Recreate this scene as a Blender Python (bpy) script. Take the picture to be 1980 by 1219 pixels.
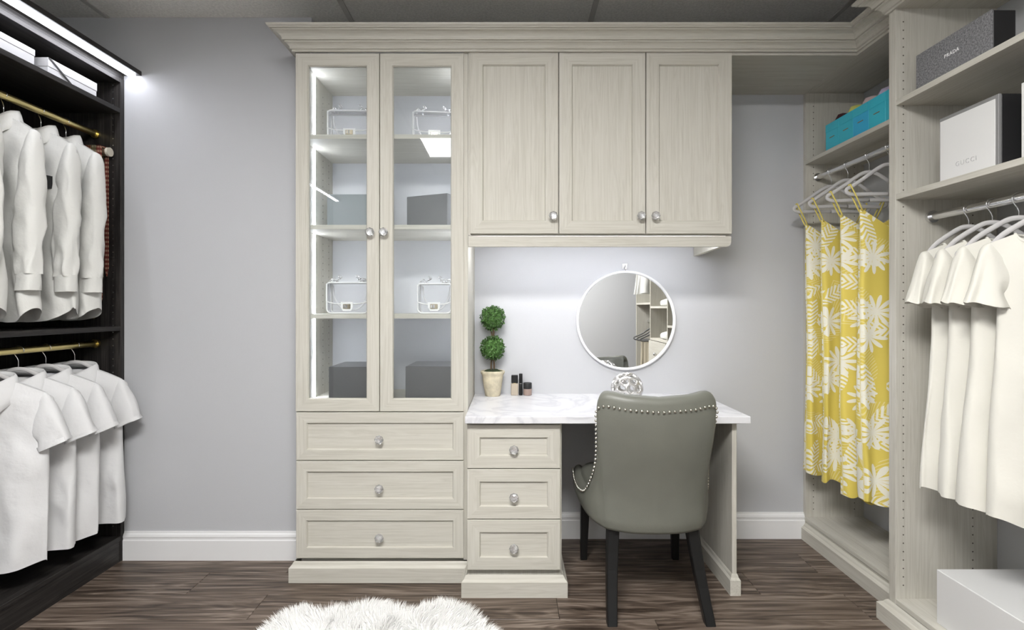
import bpy, bmesh, math, random
from mathutils import Vector, noise
PI = math.pi
random.seed(7)
SC = bpy.context.scene
COL = SC.collection
for o in list(bpy.data.objects):
    bpy.data.objects.remove(o)

# ------------------------------------------------------------------ camera, world, exposure
EYE = 1.217
F = 1023.0
cam_d = bpy.data.cameras.new('camera')
cam = bpy.data.objects.new('camera', cam_d)
COL.objects.link(cam)
cam.location = (0, 0, EYE)
cam.rotation_euler = (PI / 2, 0, 0)
cam_d.sensor_width = 36
cam_d.lens = F / 1980 * 36
cam_d.shift_x = 2 / 1980
cam_d.shift_y = -14.5 / 1980
cam_d.clip_start = 0.02
SC.camera = cam
w = bpy.data.worlds.new('world')
SC.world = w
w.use_nodes = True
w.node_tree.nodes['Background'].inputs[0].default_value = (0.8, 0.85, 0.9, 1)
w.node_tree.nodes['Background'].inputs[1].default_value = 0.0
SC.view_settings.view_transform = 'Standard'
SC.view_settings.look = 'None'
SC.view_settings.gamma = 1
SC.view_settings.use_curve_mapping = False
SC.view_settings.exposure = 1.38
L_TROFFER = 28.0       # ceiling light diffusers
L_STRIP = 19.0        # led strips in the glass cabinet
L_DARK = 9.0         # led strip over the dark wardrobe
L_DESK = 21.0          # led strip under the wall cabinet

# ------------------------------------------------------------------ materials
def newmat(name):
    m = bpy.data.materials.new(name)
    m.use_nodes = True
    nt = m.node_tree
    return m, nt, nt.nodes['Principled BSDF']

def ND(nt, typ, **kw):
    n = nt.nodes.new(typ)
    for k, v in kw.items():
        setattr(n, k, v)
    return n

def MA(nt, op, a, b=None, c=None):
    n = nt.nodes.new('ShaderNodeMath')
    n.operation = op
    for i, x in enumerate((a, b, c)):
        if x is None:
            continue
        if isinstance(x, (int, float)):
            n.inputs[i].default_value = x
        else:
            nt.links.new(x, n.inputs[i])
    return n.outputs[0]

def MIX(nt, fac, a, b):
    n = nt.nodes.new('ShaderNodeMix')
    n.data_type = 'RGBA'
    if isinstance(fac, (int, float)):
        n.inputs[0].default_value = fac
    else:
        nt.links.new(fac, n.inputs[0])
    for i, x in ((6, a), (7, b)):
        if isinstance(x, tuple):
            n.inputs[i].default_value = (*x, 1)
        else:
            nt.links.new(x, n.inputs[i])
    return n.outputs[2]

def RAMP(nt, fac, stops):
    n = nt.nodes.new('ShaderNodeValToRGB')
    e = n.color_ramp.elements
    while len(e) < len(stops):
        e.new(0.5)
    for i, (p, c) in enumerate(stops):
        e[i].position = p
        e[i].color = (*c, 1) if len(c) == 3 else c
    nt.links.new(fac, n.inputs[0])
    return n.outputs[0]

def plain(name, col, rough=0.5, metal=0.0, bump=None, var=None, coat=0.0, spec=None):
    m, nt, b = newmat(name)
    b.inputs['Base Color'].default_value = (*col, 1)
    b.inputs['Roughness'].default_value = rough
    b.inputs['Metallic'].default_value = metal
    if coat:
        b.inputs['Coat Weight'].default_value = coat
    if spec is not None:
        b.inputs['Specular IOR Level'].default_value = spec
    tc = ND(nt, 'ShaderNodeTexCoord')
    if var:
        sc, amt = var
        n = ND(nt, 'ShaderNodeTexNoise')
        n.inputs['Scale'].default_value = sc
        n.inputs['Detail'].default_value = 5
        nt.links.new(tc.outputs['Object'], n.inputs['Vector'])
        lo = tuple(c * (1 - amt) for c in col)
        hi = tuple(min(1, c * (1 + amt)) for c in col)
        nt.links.new(RAMP(nt, n.outputs[0], [(0.3, lo), (0.7, hi)]), b.inputs['Base Color'])
    if bump:
        sc, st = bump
        n = ND(nt, 'ShaderNodeTexNoise')
        n.inputs['Scale'].default_value = sc
        n.inputs['Detail'].default_value = 4
        nt.links.new(tc.outputs['Object'], n.inputs['Vector'])
        bp = ND(nt, 'ShaderNodeBump')
        bp.inputs['Strength'].default_value = st
        bp.inputs['Distance'].default_value = 0.01
        nt.links.new(n.outputs[0], bp.inputs['Height'])
        nt.links.new(bp.outputs[0], b.inputs['Normal'])
    return m

def wood(name, axis, c_lo, c_mid, c_hi, rough=0.58, fine=150, long=3.0, bump=0.12, contrast=1.0):
    m, nt, b = newmat(name)
    tc = ND(nt, 'ShaderNodeTexCoord')
    oi = ND(nt, 'ShaderNodeObjectInfo')
    add = ND(nt, 'ShaderNodeVectorMath', operation='ADD')
    sc = ND(nt, 'ShaderNodeVectorMath', operation='SCALE')
    sc.inputs[0].default_value = (7.3, 11.1, 5.7)
    nt.links.new(oi.outputs['Random'], sc.inputs['Scale'])
    nt.links.new(tc.outputs['Object'], add.inputs[0])
    nt.links.new(sc.outputs[0], add.inputs[1])
    def nz(s_across, s_along, det, dist):
        mp = ND(nt, 'ShaderNodeMapping')
        s = [s_across] * 3
        s['xyz'.index(axis)] = s_along
        mp.inputs['Scale'].default_value = s
        nt.links.new(add.outputs[0], mp.inputs['Vector'])
        n = ND(nt, 'ShaderNodeTexNoise')
        n.inputs['Scale'].default_value = 1
        n.inputs['Detail'].default_value = det
        n.inputs['Distortion'].default_value = dist
        nt.links.new(mp.outputs[0], n.inputs['Vector'])
        return n.outputs[0]
    a = nz(fine, long, 3, 0.2)
    c = nz(fine * 0.16, long * 0.45, 4, 1.2)
    # cathedral rings
    rings = MA(nt, 'FRACT', MA(nt, 'MULTIPLY', c, 7.0))
    rings = MA(nt, 'ABSOLUTE', MA(nt, 'SUBTRACT', rings, 0.5))
    f = MA(nt, 'ADD', MA(nt, 'MULTIPLY', a, 0.55), MA(nt, 'ADD', MA(nt, 'MULTIPLY', c, 0.3), MA(nt, 'MULTIPLY', rings, 0.3)))
    col = RAMP(nt, f, [(0.5 - 0.2 / contrast, c_lo), (0.5, c_mid), (0.5 + 0.2 / contrast, c_hi)])
    nt.links.new(col, b.inputs['Base Color'])
    b.inputs['Roughness'].default_value = rough
    b.inputs['Specular IOR Level'].default_value = 0.3
    bp = ND(nt, 'ShaderNodeBump')
    bp.inputs['Strength'].default_value = bump
    bp.inputs['Distance'].default_value = 0.004
    nt.links.new(a, bp.inputs['Height'])
    nt.links.new(bp.outputs[0], b.inputs['Normal'])
    return m

def emit(name, col, s):
    m = bpy.data.materials.new(name)
    m.use_nodes = True
    nt = m.node_tree
    nt.nodes.clear()
    e = ND(nt, 'ShaderNodeEmission')
    e.inputs[0].default_value = (*col, 1)
    e.inputs[1].default_value = s
    o = ND(nt, 'ShaderNodeOutputMaterial')
    nt.links.new(e.outputs[0], o.inputs[0])
    return m

def clear(name, tint, ior=1.45, rough=0.02, base=0.0, milky=0.0):
    m = bpy.data.materials.new(name)
    m.use_nodes = True
    nt = m.node_tree
    nt.nodes.clear()
    tr = ND(nt, 'ShaderNodeBsdfTransparent')
    tr.inputs[0].default_value = (*tint, 1)
    gl = ND(nt, 'ShaderNodeBsdfGlossy')
    gl.inputs['Roughness'].default_value = rough
    fr = ND(nt, 'ShaderNodeFresnel')
    fr.inputs[0].default_value = ior
    fac = MA(nt, 'ADD', fr.outputs[0], base)
    mx = ND(nt, 'ShaderNodeMixShader')
    nt.links.new(fac, mx.inputs[0])
    nt.links.new(tr.outputs[0], mx.inputs[1])
    nt.links.new(gl.outputs[0], mx.inputs[2])
    last = mx.outputs[0]
    if milky:
        df = ND(nt, 'ShaderNodeBsdfDiffuse')
        df.inputs[0].default_value = (0.85, 0.85, 0.85, 1)
        m2 = ND(nt, 'ShaderNodeMixShader')
        m2.inputs[0].default_value = milky
        nt.links.new(last, m2.inputs[1])
        nt.links.new(df.outputs[0], m2.inputs[2])
        last = m2.outputs[0]
    o = ND(nt, 'ShaderNodeOutputMaterial')
    nt.links.new(last, o.inputs[0])
    return m

LW = ((0.475, 0.455, 0.395), (0.545, 0.525, 0.465), (0.595, 0.578, 0.52))
WX = wood('pale_wood_grain_x', 'x', *LW)
WY = wood('pale_wood_grain_y', 'y', *LW)
WZ = wood('pale_wood_grain_z', 'z', *LW)
LC = ((0.51, 0.49, 0.43), (0.545, 0.525, 0.465), (0.575, 0.557, 0.50))
CRX = wood('crown_wood_grain_x', 'x', *LC, rough=0.32, fine=70, bump=0.03)
CRY = wood('crown_wood_grain_y', 'y', *LC, rough=0.32, fine=70, bump=0.03)
DK = ((0.010, 0.009, 0.009), (0.022, 0.020, 0.019), (0.050, 0.045, 0.042))
DX = wood('dark_wood_grain_x', 'x', *DK, rough=0.4)
DY = wood('dark_wood_grain_y', 'y', *DK, rough=0.4)
DZ = wood('dark_wood_grain_z', 'z', *DK, rough=0.4)
FLOOR = wood('floor_plank_wood', 'x', (0.034, 0.024, 0.018), (0.118, 0.088, 0.068), (0.26, 0.21, 0.172), rough=0.40, fine=60, long=2.4, bump=0.25, contrast=1.25)
SUBFLOOR = plain('floor_joint', (0.10, 0.075, 0.058), 0.8)
PAINT = plain('grey_wall_paint', (0.53, 0.537, 0.555), 0.55, bump=(260, 0.06))
WHITE_TRIM = plain('white_trim_paint', (0.80, 0.80, 0.80), 0.35)
TILE = plain('ceiling_tile_fibre', (0.86, 0.85, 0.81), 0.9, bump=(180, 0.5), var=(90, 0.10))
TBAR = plain('ceiling_grid_metal', (0.55, 0.54, 0.51), 0.5)
GLASS = clear('door_glass', (0.97, 0.98, 0.98), 1.45, 0.0)
VINYL = clear('clear_vinyl', (0.98, 0.98, 0.99), 1.4, 0.08, 0.04, 0.08)
VINYL_EDGE = plain('vinyl_piping', (0.86, 0.86, 0.86), 0.2)
CHROME = plain('chrome', (0.80, 0.80, 0.81), 0.2, 1.0)
GOLD = plain('satin_gold', (0.80, 0.66, 0.30), 0.28, 1.0)
BRASS = plain('aged_silver_brass', (0.55, 0.48, 0.36), 0.3, 1.0)
CRYSTAL = plain('crystal', (1.0, 1.0, 1.0), 0.0)
CRYSTAL.node_tree.nodes['Principled BSDF'].inputs['Transmission Weight'].default_value = 0.85
CRYSTAL.node_tree.nodes['Principled BSDF'].inputs['IOR'].default_value = 1.6
LED = emit('led_strip', (0.86, 0.90, 1.0), L_STRIP)
LED_DARK = emit('led_strip_bright', (0.92, 0.93, 1.0), L_DARK)
LED_DESK = emit('led_strip_desk', (0.90, 0.92, 1.0), L_DESK)
LAMP = emit('light_diffuser', (1.0, 0.99, 0.97), L_TROFFER)
HOLE = plain('pin_hole_painted_shade', (0.09, 0.075, 0.062), 0.8)  # flat discs, the shade inside shelf-pin holes painted as dark brown
PIN = plain('shelf_pin_nickel', (0.6, 0.6, 0.6), 0.35, 1.0)
MIRROR = plain('mirror_silver', (0.92, 0.93, 0.93), 0.0, 1.0)
WFRAME = plain('white_metal', (0.80, 0.80, 0.81), 0.3)
COTTON = plain('white_cotton', (0.70, 0.70, 0.675), 0.85, bump=(15, 0.5))
POLO = plain('white_pique', (0.71, 0.71, 0.715), 0.85, bump=(12, 0.6))
CREAM = plain('ivory_jersey', (0.74, 0.725, 0.66), 0.85, bump=(10, 0.5))
BEIGE = plain('beige_twill', (0.48, 0.43, 0.33), 0.85, bump=(600, 0.05))
VELVET = plain('grey_velvet', (0.55, 0.54, 0.54), 0.8)
VELVET_D = plain('dark_velvet', (0.20, 0.20, 0.20), 0.8)
LEATHER = plain('olive_grey_leather', (0.160, 0.163, 0.138), 0.42, bump=(220, 0.06), var=(6, 0.08))
BLACK = plain('black_lacquer', (0.010, 0.010, 0.010), 0.35, spec=0.3)
BLACKM = plain('black_matte', (0.015, 0.015, 0.016), 0.55)
NAIL = plain('nickel_nail', (0.72, 0.70, 0.64), 0.22, 1.0)
FURM = plain('white_fur', (0.95, 0.945, 0.93), 0.9)
HIDE = plain('fur_hide', (0.88, 0.87, 0.85), 0.9)
SILVER = plain('silver_white_ceramic', (0.66, 0.65, 0.63), 0.2, 0.65, coat=0.5)
SILVER_IN = plain('silver_inside', (0.40, 0.39, 0.38), 0.35, 0.5)
POT = plain('stone_pot', (0.60, 0.54, 0.40), 0.85, bump=(60, 0.4), var=(22, 0.22))
MOSS = plain('moss', (0.035, 0.05, 0.02), 0.95, bump=(120, 0.8), var=(60, 0.5))
STEM = plain('brown_stem', (0.10, 0.065, 0.035), 0.85, bump=(90, 0.5))
LEAF = plain('boxwood_leaf', (0.06, 0.14, 0.03), 0.45, var=(55, 0.75))
LEAF_IN = plain('boxwood_core', (0.06, 0.14, 0.03), 0.9)
BOX_W = plain('white_card', (0.72, 0.72, 0.71), 0.5)
BOX_LAV = plain('off_white_card', (0.55, 0.55, 0.56), 0.6)
BOX_GREY = plain('dark_grey_card', (0.12, 0.12, 0.121), 0.3)
BOX_SLATE = plain('slate_card', (0.16, 0.165, 0.17), 0.22)
BOX_BLUE = plain('blue_grey_card', (0.30, 0.33, 0.345), 0.25)
BOX_TEAL = plain('turquoise_card', (0.05, 0.52, 0.66), 0.45)
BOX_TEAL2 = plain('turquoise_blue_card', (0.045, 0.46, 0.74), 0.45)
GREYLINE = plain('grey_card_border', (0.23, 0.23, 0.23), 0.55)
INK = plain('pale_grey_ink', (0.50, 0.50, 0.50), 0.4)
INKW = plain('white_ink', (0.85, 0.85, 0.86), 0.4)
RUST = plain('rust_ink', (0.30, 0.17, 0.08), 0.6)
FOUND = plain('liquid_beige', (0.42, 0.36, 0.28), 0.15, coat=0.6)
POLISH = plain('mauve_polish', (0.30, 0.22, 0.19), 0.15, coat=0.6)
TWEED_CAP = plain('cream_cap', (0.62, 0.58, 0.48), 0.5)
RACK = plain('bronze_rack', (0.20, 0.15, 0.10), 0.35, 0.6)
SCARVES = [plain('scarf_' + n, c, 0.8) for n, c in (('wine', (0.06, 0.015, 0.02)), ('yellow', (0.62, 0.60, 0.16)), ('rose', (0.55, 0.42, 0.42)), ('lilac', (0.45, 0.40, 0.55)), ('tan', (0.5, 0.4, 0.3)))]

def grey_linen():
    m, nt, b = newmat('grey_linen')
    tc = ND(nt, 'ShaderNodeTexCoord')
    outs = []
    for s in ((800, 170, 170), (170, 170, 800), (170, 800, 170)):
        mp = ND(nt, 'ShaderNodeMapping')
        mp.inputs['Scale'].default_value = s
        nt.links.new(tc.outputs['Object'], mp.inputs['Vector'])
        n = ND(nt, 'ShaderNodeTexNoise')
        n.inputs['Scale'].default_value = 1
        nt.links.new(mp.outputs[0], n.inputs['Vector'])
        outs.append(n.outputs[0])
    f = MA(nt, 'MULTIPLY', MA(nt, 'ADD', MA(nt, 'ADD', outs[0], outs[1]), outs[2]), 0.333)
    nt.links.new(RAMP(nt, f, [(0.38, (0.07, 0.07, 0.075)), (0.62, (0.30, 0.30, 0.31))]), b.inputs['Base Color'])
    b.inputs['Roughness'].default_value = 0.85
    return m
LINEN = grey_linen()

def marble():
    m, nt, b = newmat('white_marble')
    tc = ND(nt, 'ShaderNodeTexCoord')
    n = ND(nt, 'ShaderNodeTexNoise')
    n.inputs['Scale'].default_value = 3.2
    n.inputs['Detail'].default_value = 8
    n.inputs['Distortion'].default_value = 1.6
    nt.links.new(tc.outputs['Object'], n.inputs['Vector'])
    v = MA(nt, 'ABSOLUTE', MA(nt, 'SUBTRACT', n.outputs[0], 0.5))
    nt.links.new(RAMP(nt, v, [(0.0, (0.60, 0.60, 0.63)), (0.05, (0.73, 0.73, 0.75)), (0.16, (0.76, 0.76, 0.775))]), b.inputs['Base Color'])
    b.inputs['Roughness'].default_value = 0.3
    return m
MARBLE = marble()

def plaid(name, c1, c2, c3):
    m, nt, b = newmat(name)
    tc = ND(nt, 'ShaderNodeTexCoord')
    sp = ND(nt, 'ShaderNodeSeparateXYZ')
    nt.links.new(tc.outputs['Object'], sp.inputs[0])
    a = MA(nt, 'ABSOLUTE', MA(nt, 'SINE', MA(nt, 'MULTIPLY', sp.outputs[2], 150.0)))
    d = MA(nt, 'ABSOLUTE', MA(nt, 'SINE', MA(nt, 'MULTIPLY', sp.outputs[0], 300.0)))
    col = MIX(nt, MA(nt, 'GREATER_THAN', a, 0.75), c1, c2)
    col = MIX(nt, MA(nt, 'MULTIPLY', MA(nt, 'GREATER_THAN', d, 0.8), 0.7), col, c3)
    nt.links.new(col, b.inputs['Base Color'])
    b.inputs['Roughness'].default_value = 0.7
    return m
TIES = [plaid('red_plaid', (0.17, 0.03, 0.02), (0.42, 0.25, 0.17), (0.10, 0.02, 0.015)),
        plaid('olive_plaid', (0.16, 0.13, 0.06), (0.40, 0.34, 0.22), (0.06, 0.05, 0.03)),
        plaid('rust_plaid', (0.20, 0.07, 0.03), (0.35, 0.24, 0.12), (0.12, 0.03, 0.02))]

def palm_print():
    m, nt, b = newmat('yellow_palm_print')
    uv = ND(nt, 'ShaderNodeUVMap')
    oi = ND(nt, 'ShaderNodeObjectInfo')
    def layer(scale, ox, oy):
        mp = ND(nt, 'ShaderNodeMapping')
        cb = ND(nt, 'ShaderNodeCombineXYZ')
        nt.links.new(MA(nt, 'ADD', MA(nt, 'MULTIPLY', oi.outputs['Random'], 9.0), ox), cb.inputs[0])
        nt.links.new(MA(nt, 'ADD', MA(nt, 'MULTIPLY', oi.outputs['Random'], 23.0), oy), cb.inputs[1])
        nt.links.new(uv.outputs[0], mp.inputs['Vector'])
        nt.links.new(cb.outputs[0], mp.inputs['Location'])
        vo = ND(nt, 'ShaderNodeTexVoronoi', voronoi_dimensions='2D')
        vo.inputs['Scale'].default_value = scale
        vo.inputs['Randomness'].default_value = 0.75
        nt.links.new(mp.outputs[0], vo.inputs['Vector'])
        sub = ND(nt, 'ShaderNodeVectorMath', operation='SUBTRACT')
        nt.links.new(mp.outputs[0], sub.inputs[0])
        nt.links.new(vo.outputs['Position'], sub.inputs[1])
        sc = ND(nt, 'ShaderNodeSeparateXYZ')
        nt.links.new(vo.outputs['Color'], sc.inputs[0])
        rot = ND(nt, 'ShaderNodeVectorRotate', rotation_type='Z_AXIS')
        nt.links.new(sub.outputs[0], rot.inputs['Vector'])
        nt.links.new(MA(nt, 'MULTIPLY', sc.outputs[0], 6.283), rot.inputs['Angle'])
        sp = ND(nt, 'ShaderNodeSeparateXYZ')
        nt.links.new(rot.outputs[0], sp.inputs[0])
        return sp.outputs[0], sp.outputs[1], sc.outputs[1]
    # starry palm crowns
    x, y, rnd = layer(5.4, 0.13, 0.31)
    r = MA(nt, 'SQRT', MA(nt, 'ADD', MA(nt, 'MULTIPLY', x, x), MA(nt, 'MULTIPLY', y, y)))
    th = MA(nt, 'ARCTAN2', y, x)
    cs = MA(nt, 'ABSOLUTE', MA(nt, 'COSINE', MA(nt, 'MULTIPLY', th, 5.5)))
    lim = MA(nt, 'MULTIPLY', MA(nt, 'ADD', MA(nt, 'MULTIPLY', cs, 0.88), 0.12), 0.072)
    star = MA(nt, 'LESS_THAN', r, lim)
    # feather fronds
    x, y, rnd = layer(6.4, 2.4, 1.7)
    q = MA(nt, 'MULTIPLY', x, 1 / 0.10)
    wid = MA(nt, 'MULTIPLY', MA(nt, 'SUBTRACT', 1.0, MA(nt, 'MULTIPLY', q, q)), 0.034)
    ay = MA(nt, 'ABSOLUTE', y)
    ins = MA(nt, 'LESS_THAN', ay, wid)
    st = MA(nt, 'GREATER_THAN', MA(nt, 'SINE', MA(nt, 'MULTIPLY', MA(nt, 'SUBTRACT', x, MA(nt, 'MULTIPLY', ay, 0.9)), 330.0)), -0.1)
    frond = MA(nt, 'MULTIPLY', ins, st)
    # faint line leaves
    x, y, rnd = layer(4.4, 5.2, 3.3)
    q = MA(nt, 'MULTIPLY', x, 1 / 0.12)
    wid = MA(nt, 'MULTIPLY', MA(nt, 'SUBTRACT', 1.0, MA(nt, 'MULTIPLY', q, q)), 0.055)
    ay = MA(nt, 'ABSOLUTE', y)
    ins = MA(nt, 'LESS_THAN', ay, wid)
    st = MA(nt, 'GREATER_THAN', MA(nt, 'SINE', MA(nt, 'MULTIPLY', MA(nt, 'ADD', x, ay), 420.0)), 0.55)
    line = MA(nt, 'MULTIPLY', ins, st)
    yel = (0.72, 0.58, 0.115)
    col = MIX(nt, MA(nt, 'MULTIPLY', line, 0.6), yel, (0.82, 0.74, 0.42))
    col = MIX(nt, MA(nt, 'MAXIMUM', star, frond), col, (0.84, 0.82, 0.70))
    nt.links.new(col, b.inputs['Base Color'])
    b.inputs['Roughness'].default_value = 0.8
    return m
PALM = palm_print()
STRAP = plain('yellow_strap', (0.72, 0.60, 0.16), 0.8)

# ------------------------------------------------------------------ mesh helpers
class MB:
    def __init__(self):
        self.v, self.f, self.m, self.uv = [], [], [], None
    def add(self, vs, fs, mi=0):
        o = len(self.v)
        self.v += [tuple(p) for p in vs]
        self.f += [tuple(i + o for i in f) for f in fs]
        self.m += [mi] * len(fs)
        return self
    def box(self, x0, x1, y0, y1, z0, z1, c=0.0, mi=0):
        lo, hi = (x0, y0, z0), (x1, y1, z1)
        if c <= 0:
            vs = [(a, b, d) for a in (x0, x1) for b in (y0, y1) for d in (z0, z1)]
            fs = [(0, 1, 3, 2), (4, 6, 7, 5), (0, 4, 5, 1), (2, 3, 7, 6), (0, 2, 6, 4), (1, 5, 7, 3)]
            return self.add(vs, fs, mi)
        c = min(c, 0.45 * min(hi[i] - lo[i] for i in range(3)))
        idx, vs = {}, []
        for s in [(a, b, d) for a in (0, 1) for b in (0, 1) for d in (0, 1)]:
            for ax in range(3):
                p = []
                for k in range(3):
                    e = hi[k] if s[k] else lo[k]
                    if k != ax:
                        e += -c if s[k] else c
                    p.append(e)
                idx[(s, ax)] = len(vs)
                vs.append(p)
        fs = []
        for ax in range(3):
            o1, o2 = [k for k in range(3) if k != ax]
            for s in (0, 1):
                q = []
                for a, b in ((0, 0), (1, 0), (1, 1), (0, 1)):
                    t = [0, 0, 0]
                    t[ax], t[o1], t[o2] = s, a, b
                    q.append(idx[(tuple(t), ax)])
                fs.append(tuple(q))
            for a in (0, 1):
                for b in (0, 1):
                    t0, t1 = [0, 0, 0], [0, 0, 0]
                    t0[o1] = t1[o1] = a
                    t0[o2] = t1[o2] = b
                    t1[ax] = 1
                    t0, t1 = tuple(t0), tuple(t1)
                    fs.append((idx[(t0, o1)], idx[(t1, o1)], idx[(t1, o2)], idx[(t0, o2)]))
        for s in [(a, b, d) for a in (0, 1) for b in (0, 1) for d in (0, 1)]:
            fs.append((idx[(s, 0)], idx[(s, 1)], idx[(s, 2)]))
        return self.add(vs, fs, mi)
    def prism_xz(self, poly, y0, y1, mi=0):
        n = len(poly)
        vs = [(x, y0, z) for x, z in poly] + [(x, y1, z) for x, z in poly]
        fs = [tuple(range(n)), tuple(range(2 * n - 1, n - 1, -1))]
        fs += [(i, (i + 1) % n, (i + 1) % n + n, i + n) for i in range(n)]
        return self.add(vs, fs, mi)
    def rings(self, rings, caps=True, mi=0, closed=True):
        n = len(rings[0])
        vs = [p for r in rings for p in r]
        fs = []
        for k in range(len(rings) - 1):
            for i in range(n if closed else n - 1):
                j = (i + 1) % n
                fs.append((k * n + i, k * n + j, (k + 1) * n + j, (k + 1) * n + i))
        if caps:
            fs.append(tuple(range(n - 1, -1, -1)))
            fs.append(tuple(range((len(rings) - 1) * n, len(rings) * n)))
        return self.add(vs, fs, mi)
    def lathe(self, prof, cx=0, cy=0, n=24, mi=0, cz=0):
        rs = [[(cx + r * math.cos(2 * PI * i / n), cy + r * math.sin(2 * PI * i / n), cz + z) for i in range(n)] for r, z in prof]
        return self.rings(rs, True, mi)
    def tube(self, pts, r, n=8, mi=0, flat=1.0):
        pts = [Vector(p) for p in pts]
        rs = r if isinstance(r, (list, tuple)) else [r] * len(pts)
        ref = None
        out = []
        for i, p in enumerate(pts):
            t = (pts[min(i + 1, len(pts) - 1)] - pts[max(i - 1, 0)]).normalized()
            if ref is None:
                ref = t.cross(Vector((0, 1, 0)))
                if ref.length < 0.1:
                    ref = t.cross(Vector((1, 0, 0)))
            s = (ref - t * ref.dot(t)).normalized()
            ref = s
            u = t.cross(s).normalized()
            out.append([p + s * (rs[i] * math.cos(2 * PI * k / n)) + u * (rs[i] * flat * math.sin(2 * PI * k / n)) for k in range(n)])
        return self.rings(out, True, mi)
    def sphere(self, c, r, nu=12, nv=8, mi=0, sz=1.0):
        prof = [(max(1e-5, r * math.sin(PI * k / nv)), -r * sz * math.cos(PI * k / nv)) for k in range(nv + 1)]
        prof[0] = (r * 0.02, prof[0][1])
        prof[-1] = (r * 0.02, prof[-1][1])
        return self.lathe(prof, c[0], c[1], nu, mi, c[2])
    def build(self, name, mat, parent=None, smooth=False, shift=None, ang=None):
        sh = shift if shift is not None else (ORIG.get(parent.name, (0, 0, 0)) if parent is not None else (0, 0, 0))
        me = bpy.data.meshes.new(name)
        me.from_pydata([(p[0] - sh[0], p[1] - sh[1], p[2] - sh[2]) for p in self.v], [], self.f)
        mats = mat if isinstance(mat, (list, tuple)) else [mat]
        for m in mats:
            me.materials.append(m)
        if self.uv:
            lay = me.uv_layers.new(name='UVMap')
            for lp in me.loops:
                lay.data[lp.index].uv = self.uv[lp.vertex_index]
        bm = bmesh.new()
        bm.from_mesh(me)
        bmesh.ops.recalc_face_normals(bm, faces=bm.faces)
        bm.to_mesh(me)
        bm.free()
        if len(mats) > 1:
            me.polygons.foreach_set('material_index', self.m)
        if smooth:
            me.polygons.foreach_set('use_smooth', [True] * len(me.polygons))
            if ang:
                me.set_sharp_from_angle(angle=math.radians(ang))
        o = bpy.data.objects.new(name, me)
        COL.objects.link(o)
        if parent is not None:
            o.parent = parent
            ORIG[o.name] = ORIG.get(parent.name, (0, 0, 0))
        return o

ORIG = {}
def thing(name, label, cat, loc=(0, 0, 0), group=None, rz=0.0):
    o = bpy.data.objects.new(name, None)
    o.empty_display_size = 0.1
    COL.objects.link(o)
    o.location = loc
    o.rotation_euler = (0, 0, rz)
    ORIG[o.name] = tuple(loc)
    o['label'] = label
    o['category'] = cat
    if group:
        o['group'] = group
    return o

def local_thing(name, label, cat, loc, group=None, rz=0.0, ry=0.0):
    """parts are modelled around the thing's own origin"""
    o = thing(name, label, cat, loc, group, rz)
    o.rotation_euler = (0, ry, rz)
    ORIG[o.name] = (0, 0, 0)
    return o

def tag(o, label, cat, group=None):
    o['label'] = label
    o['category'] = cat
    if group:
        o['group'] = group
    return o

def struct(o, label=None):
    o['kind'] = 'structure'
    if label:
        o['label'] = label
    return o

def stuff(o):
    o['kind'] = 'stuff'
    return o

def share(o, name, loc, parent, rot=None):
    c = bpy.data.objects.new(name, o.data)
    COL.objects.link(c)
    c.location = loc
    if rot:
        c.rotation_euler = rot
    c.parent = parent
    return c

def sweep(path, prof, closed_prof=True):
    """profile (out, z) swept along a plan polyline with mitred corners; outward is to the right of travel"""
    mb = MB()
    n = len(path)
    rings = []
    for i, (x, y) in enumerate(path):
        ns = []
        for a, b in ((i - 1, i), (i, i + 1)):
            if a < 0 or b >= n:
                continue
            dx, dy = path[b][0] - path[a][0], path[b][1] - path[a][1]
            l = math.hypot(dx, dy)
            ns.append((dy / l, -dx / l))
        if len(ns) == 2:
            mx, my = ns[0][0] + ns[1][0], ns[0][1] + ns[1][1]
            k = 2 / (mx * mx + my * my)
            mx, my = mx * k, my * k
        else:
            mx, my = ns[0]
        rings.append([(x + mx * o, y + my * o, z) for o, z in prof])
    return mb.rings(rings, True)

def catmull(pts, n):
    out = []
    m = len(pts)
    for i in range(m - 1):
        p0, p1, p2, p3 = (pts[max(0, i - 1)], pts[i], pts[i + 1], pts[min(m - 1, i + 2)])
        for k in range(n):
            t = k / n
            out.append(tuple(0.5 * (2 * b + (c - a) * t + (2 * a - 5 * b + 4 * c - d) * t * t + (3 * b - a - 3 * c + d) * t ** 3) for a, b, c, d in zip(p0, p1, p2, p3)))
    out.append(tuple(pts[-1]))
    return out

def lerp(a, b, t):
    return a + (b - a) * t

def curve(pts, t):
    """piecewise smooth interpolation of (t, value)"""
    if t <= pts[0][0]:
        return pts[0][1]
    for (a, va), (b, vb) in zip(pts, pts[1:]):
        if t <= b:
            u = (t - a) / (b - a)
            u = u * u * (3 - 2 * u)
            return va + (vb - va) * u
    return pts[-1][1]

# ------------------------------------------------------------------ room shell
XL, XR, YB, YJ, YR, ZC = -2.25, 1.85, 2.795, 2.5575, -0.85, 2.62
XJ = -0.964
def wallbox(name, *b):
    return struct(MB().box(*b).build(name, PAINT))
wallbox('wall_back', XJ - 0.1, XR + 0.1, YB, YB + 0.1, -0.05, ZC + 0.05)
wallbox('wall_back_left', XL - 0.1, XJ, YJ, YB, -0.05, ZC + 0.05)
wallbox('wall_left', XL - 0.1, XL, YR, YJ, -0.05, ZC + 0.05)
wallbox('wall_right', XR, XR + 0.1, YR, YB, -0.05, ZC + 0.05)
wallbox('wall_rear', XL - 0.1, XR + 0.1, YR - 0.1, YR, -0.05, ZC + 0.05)

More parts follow.
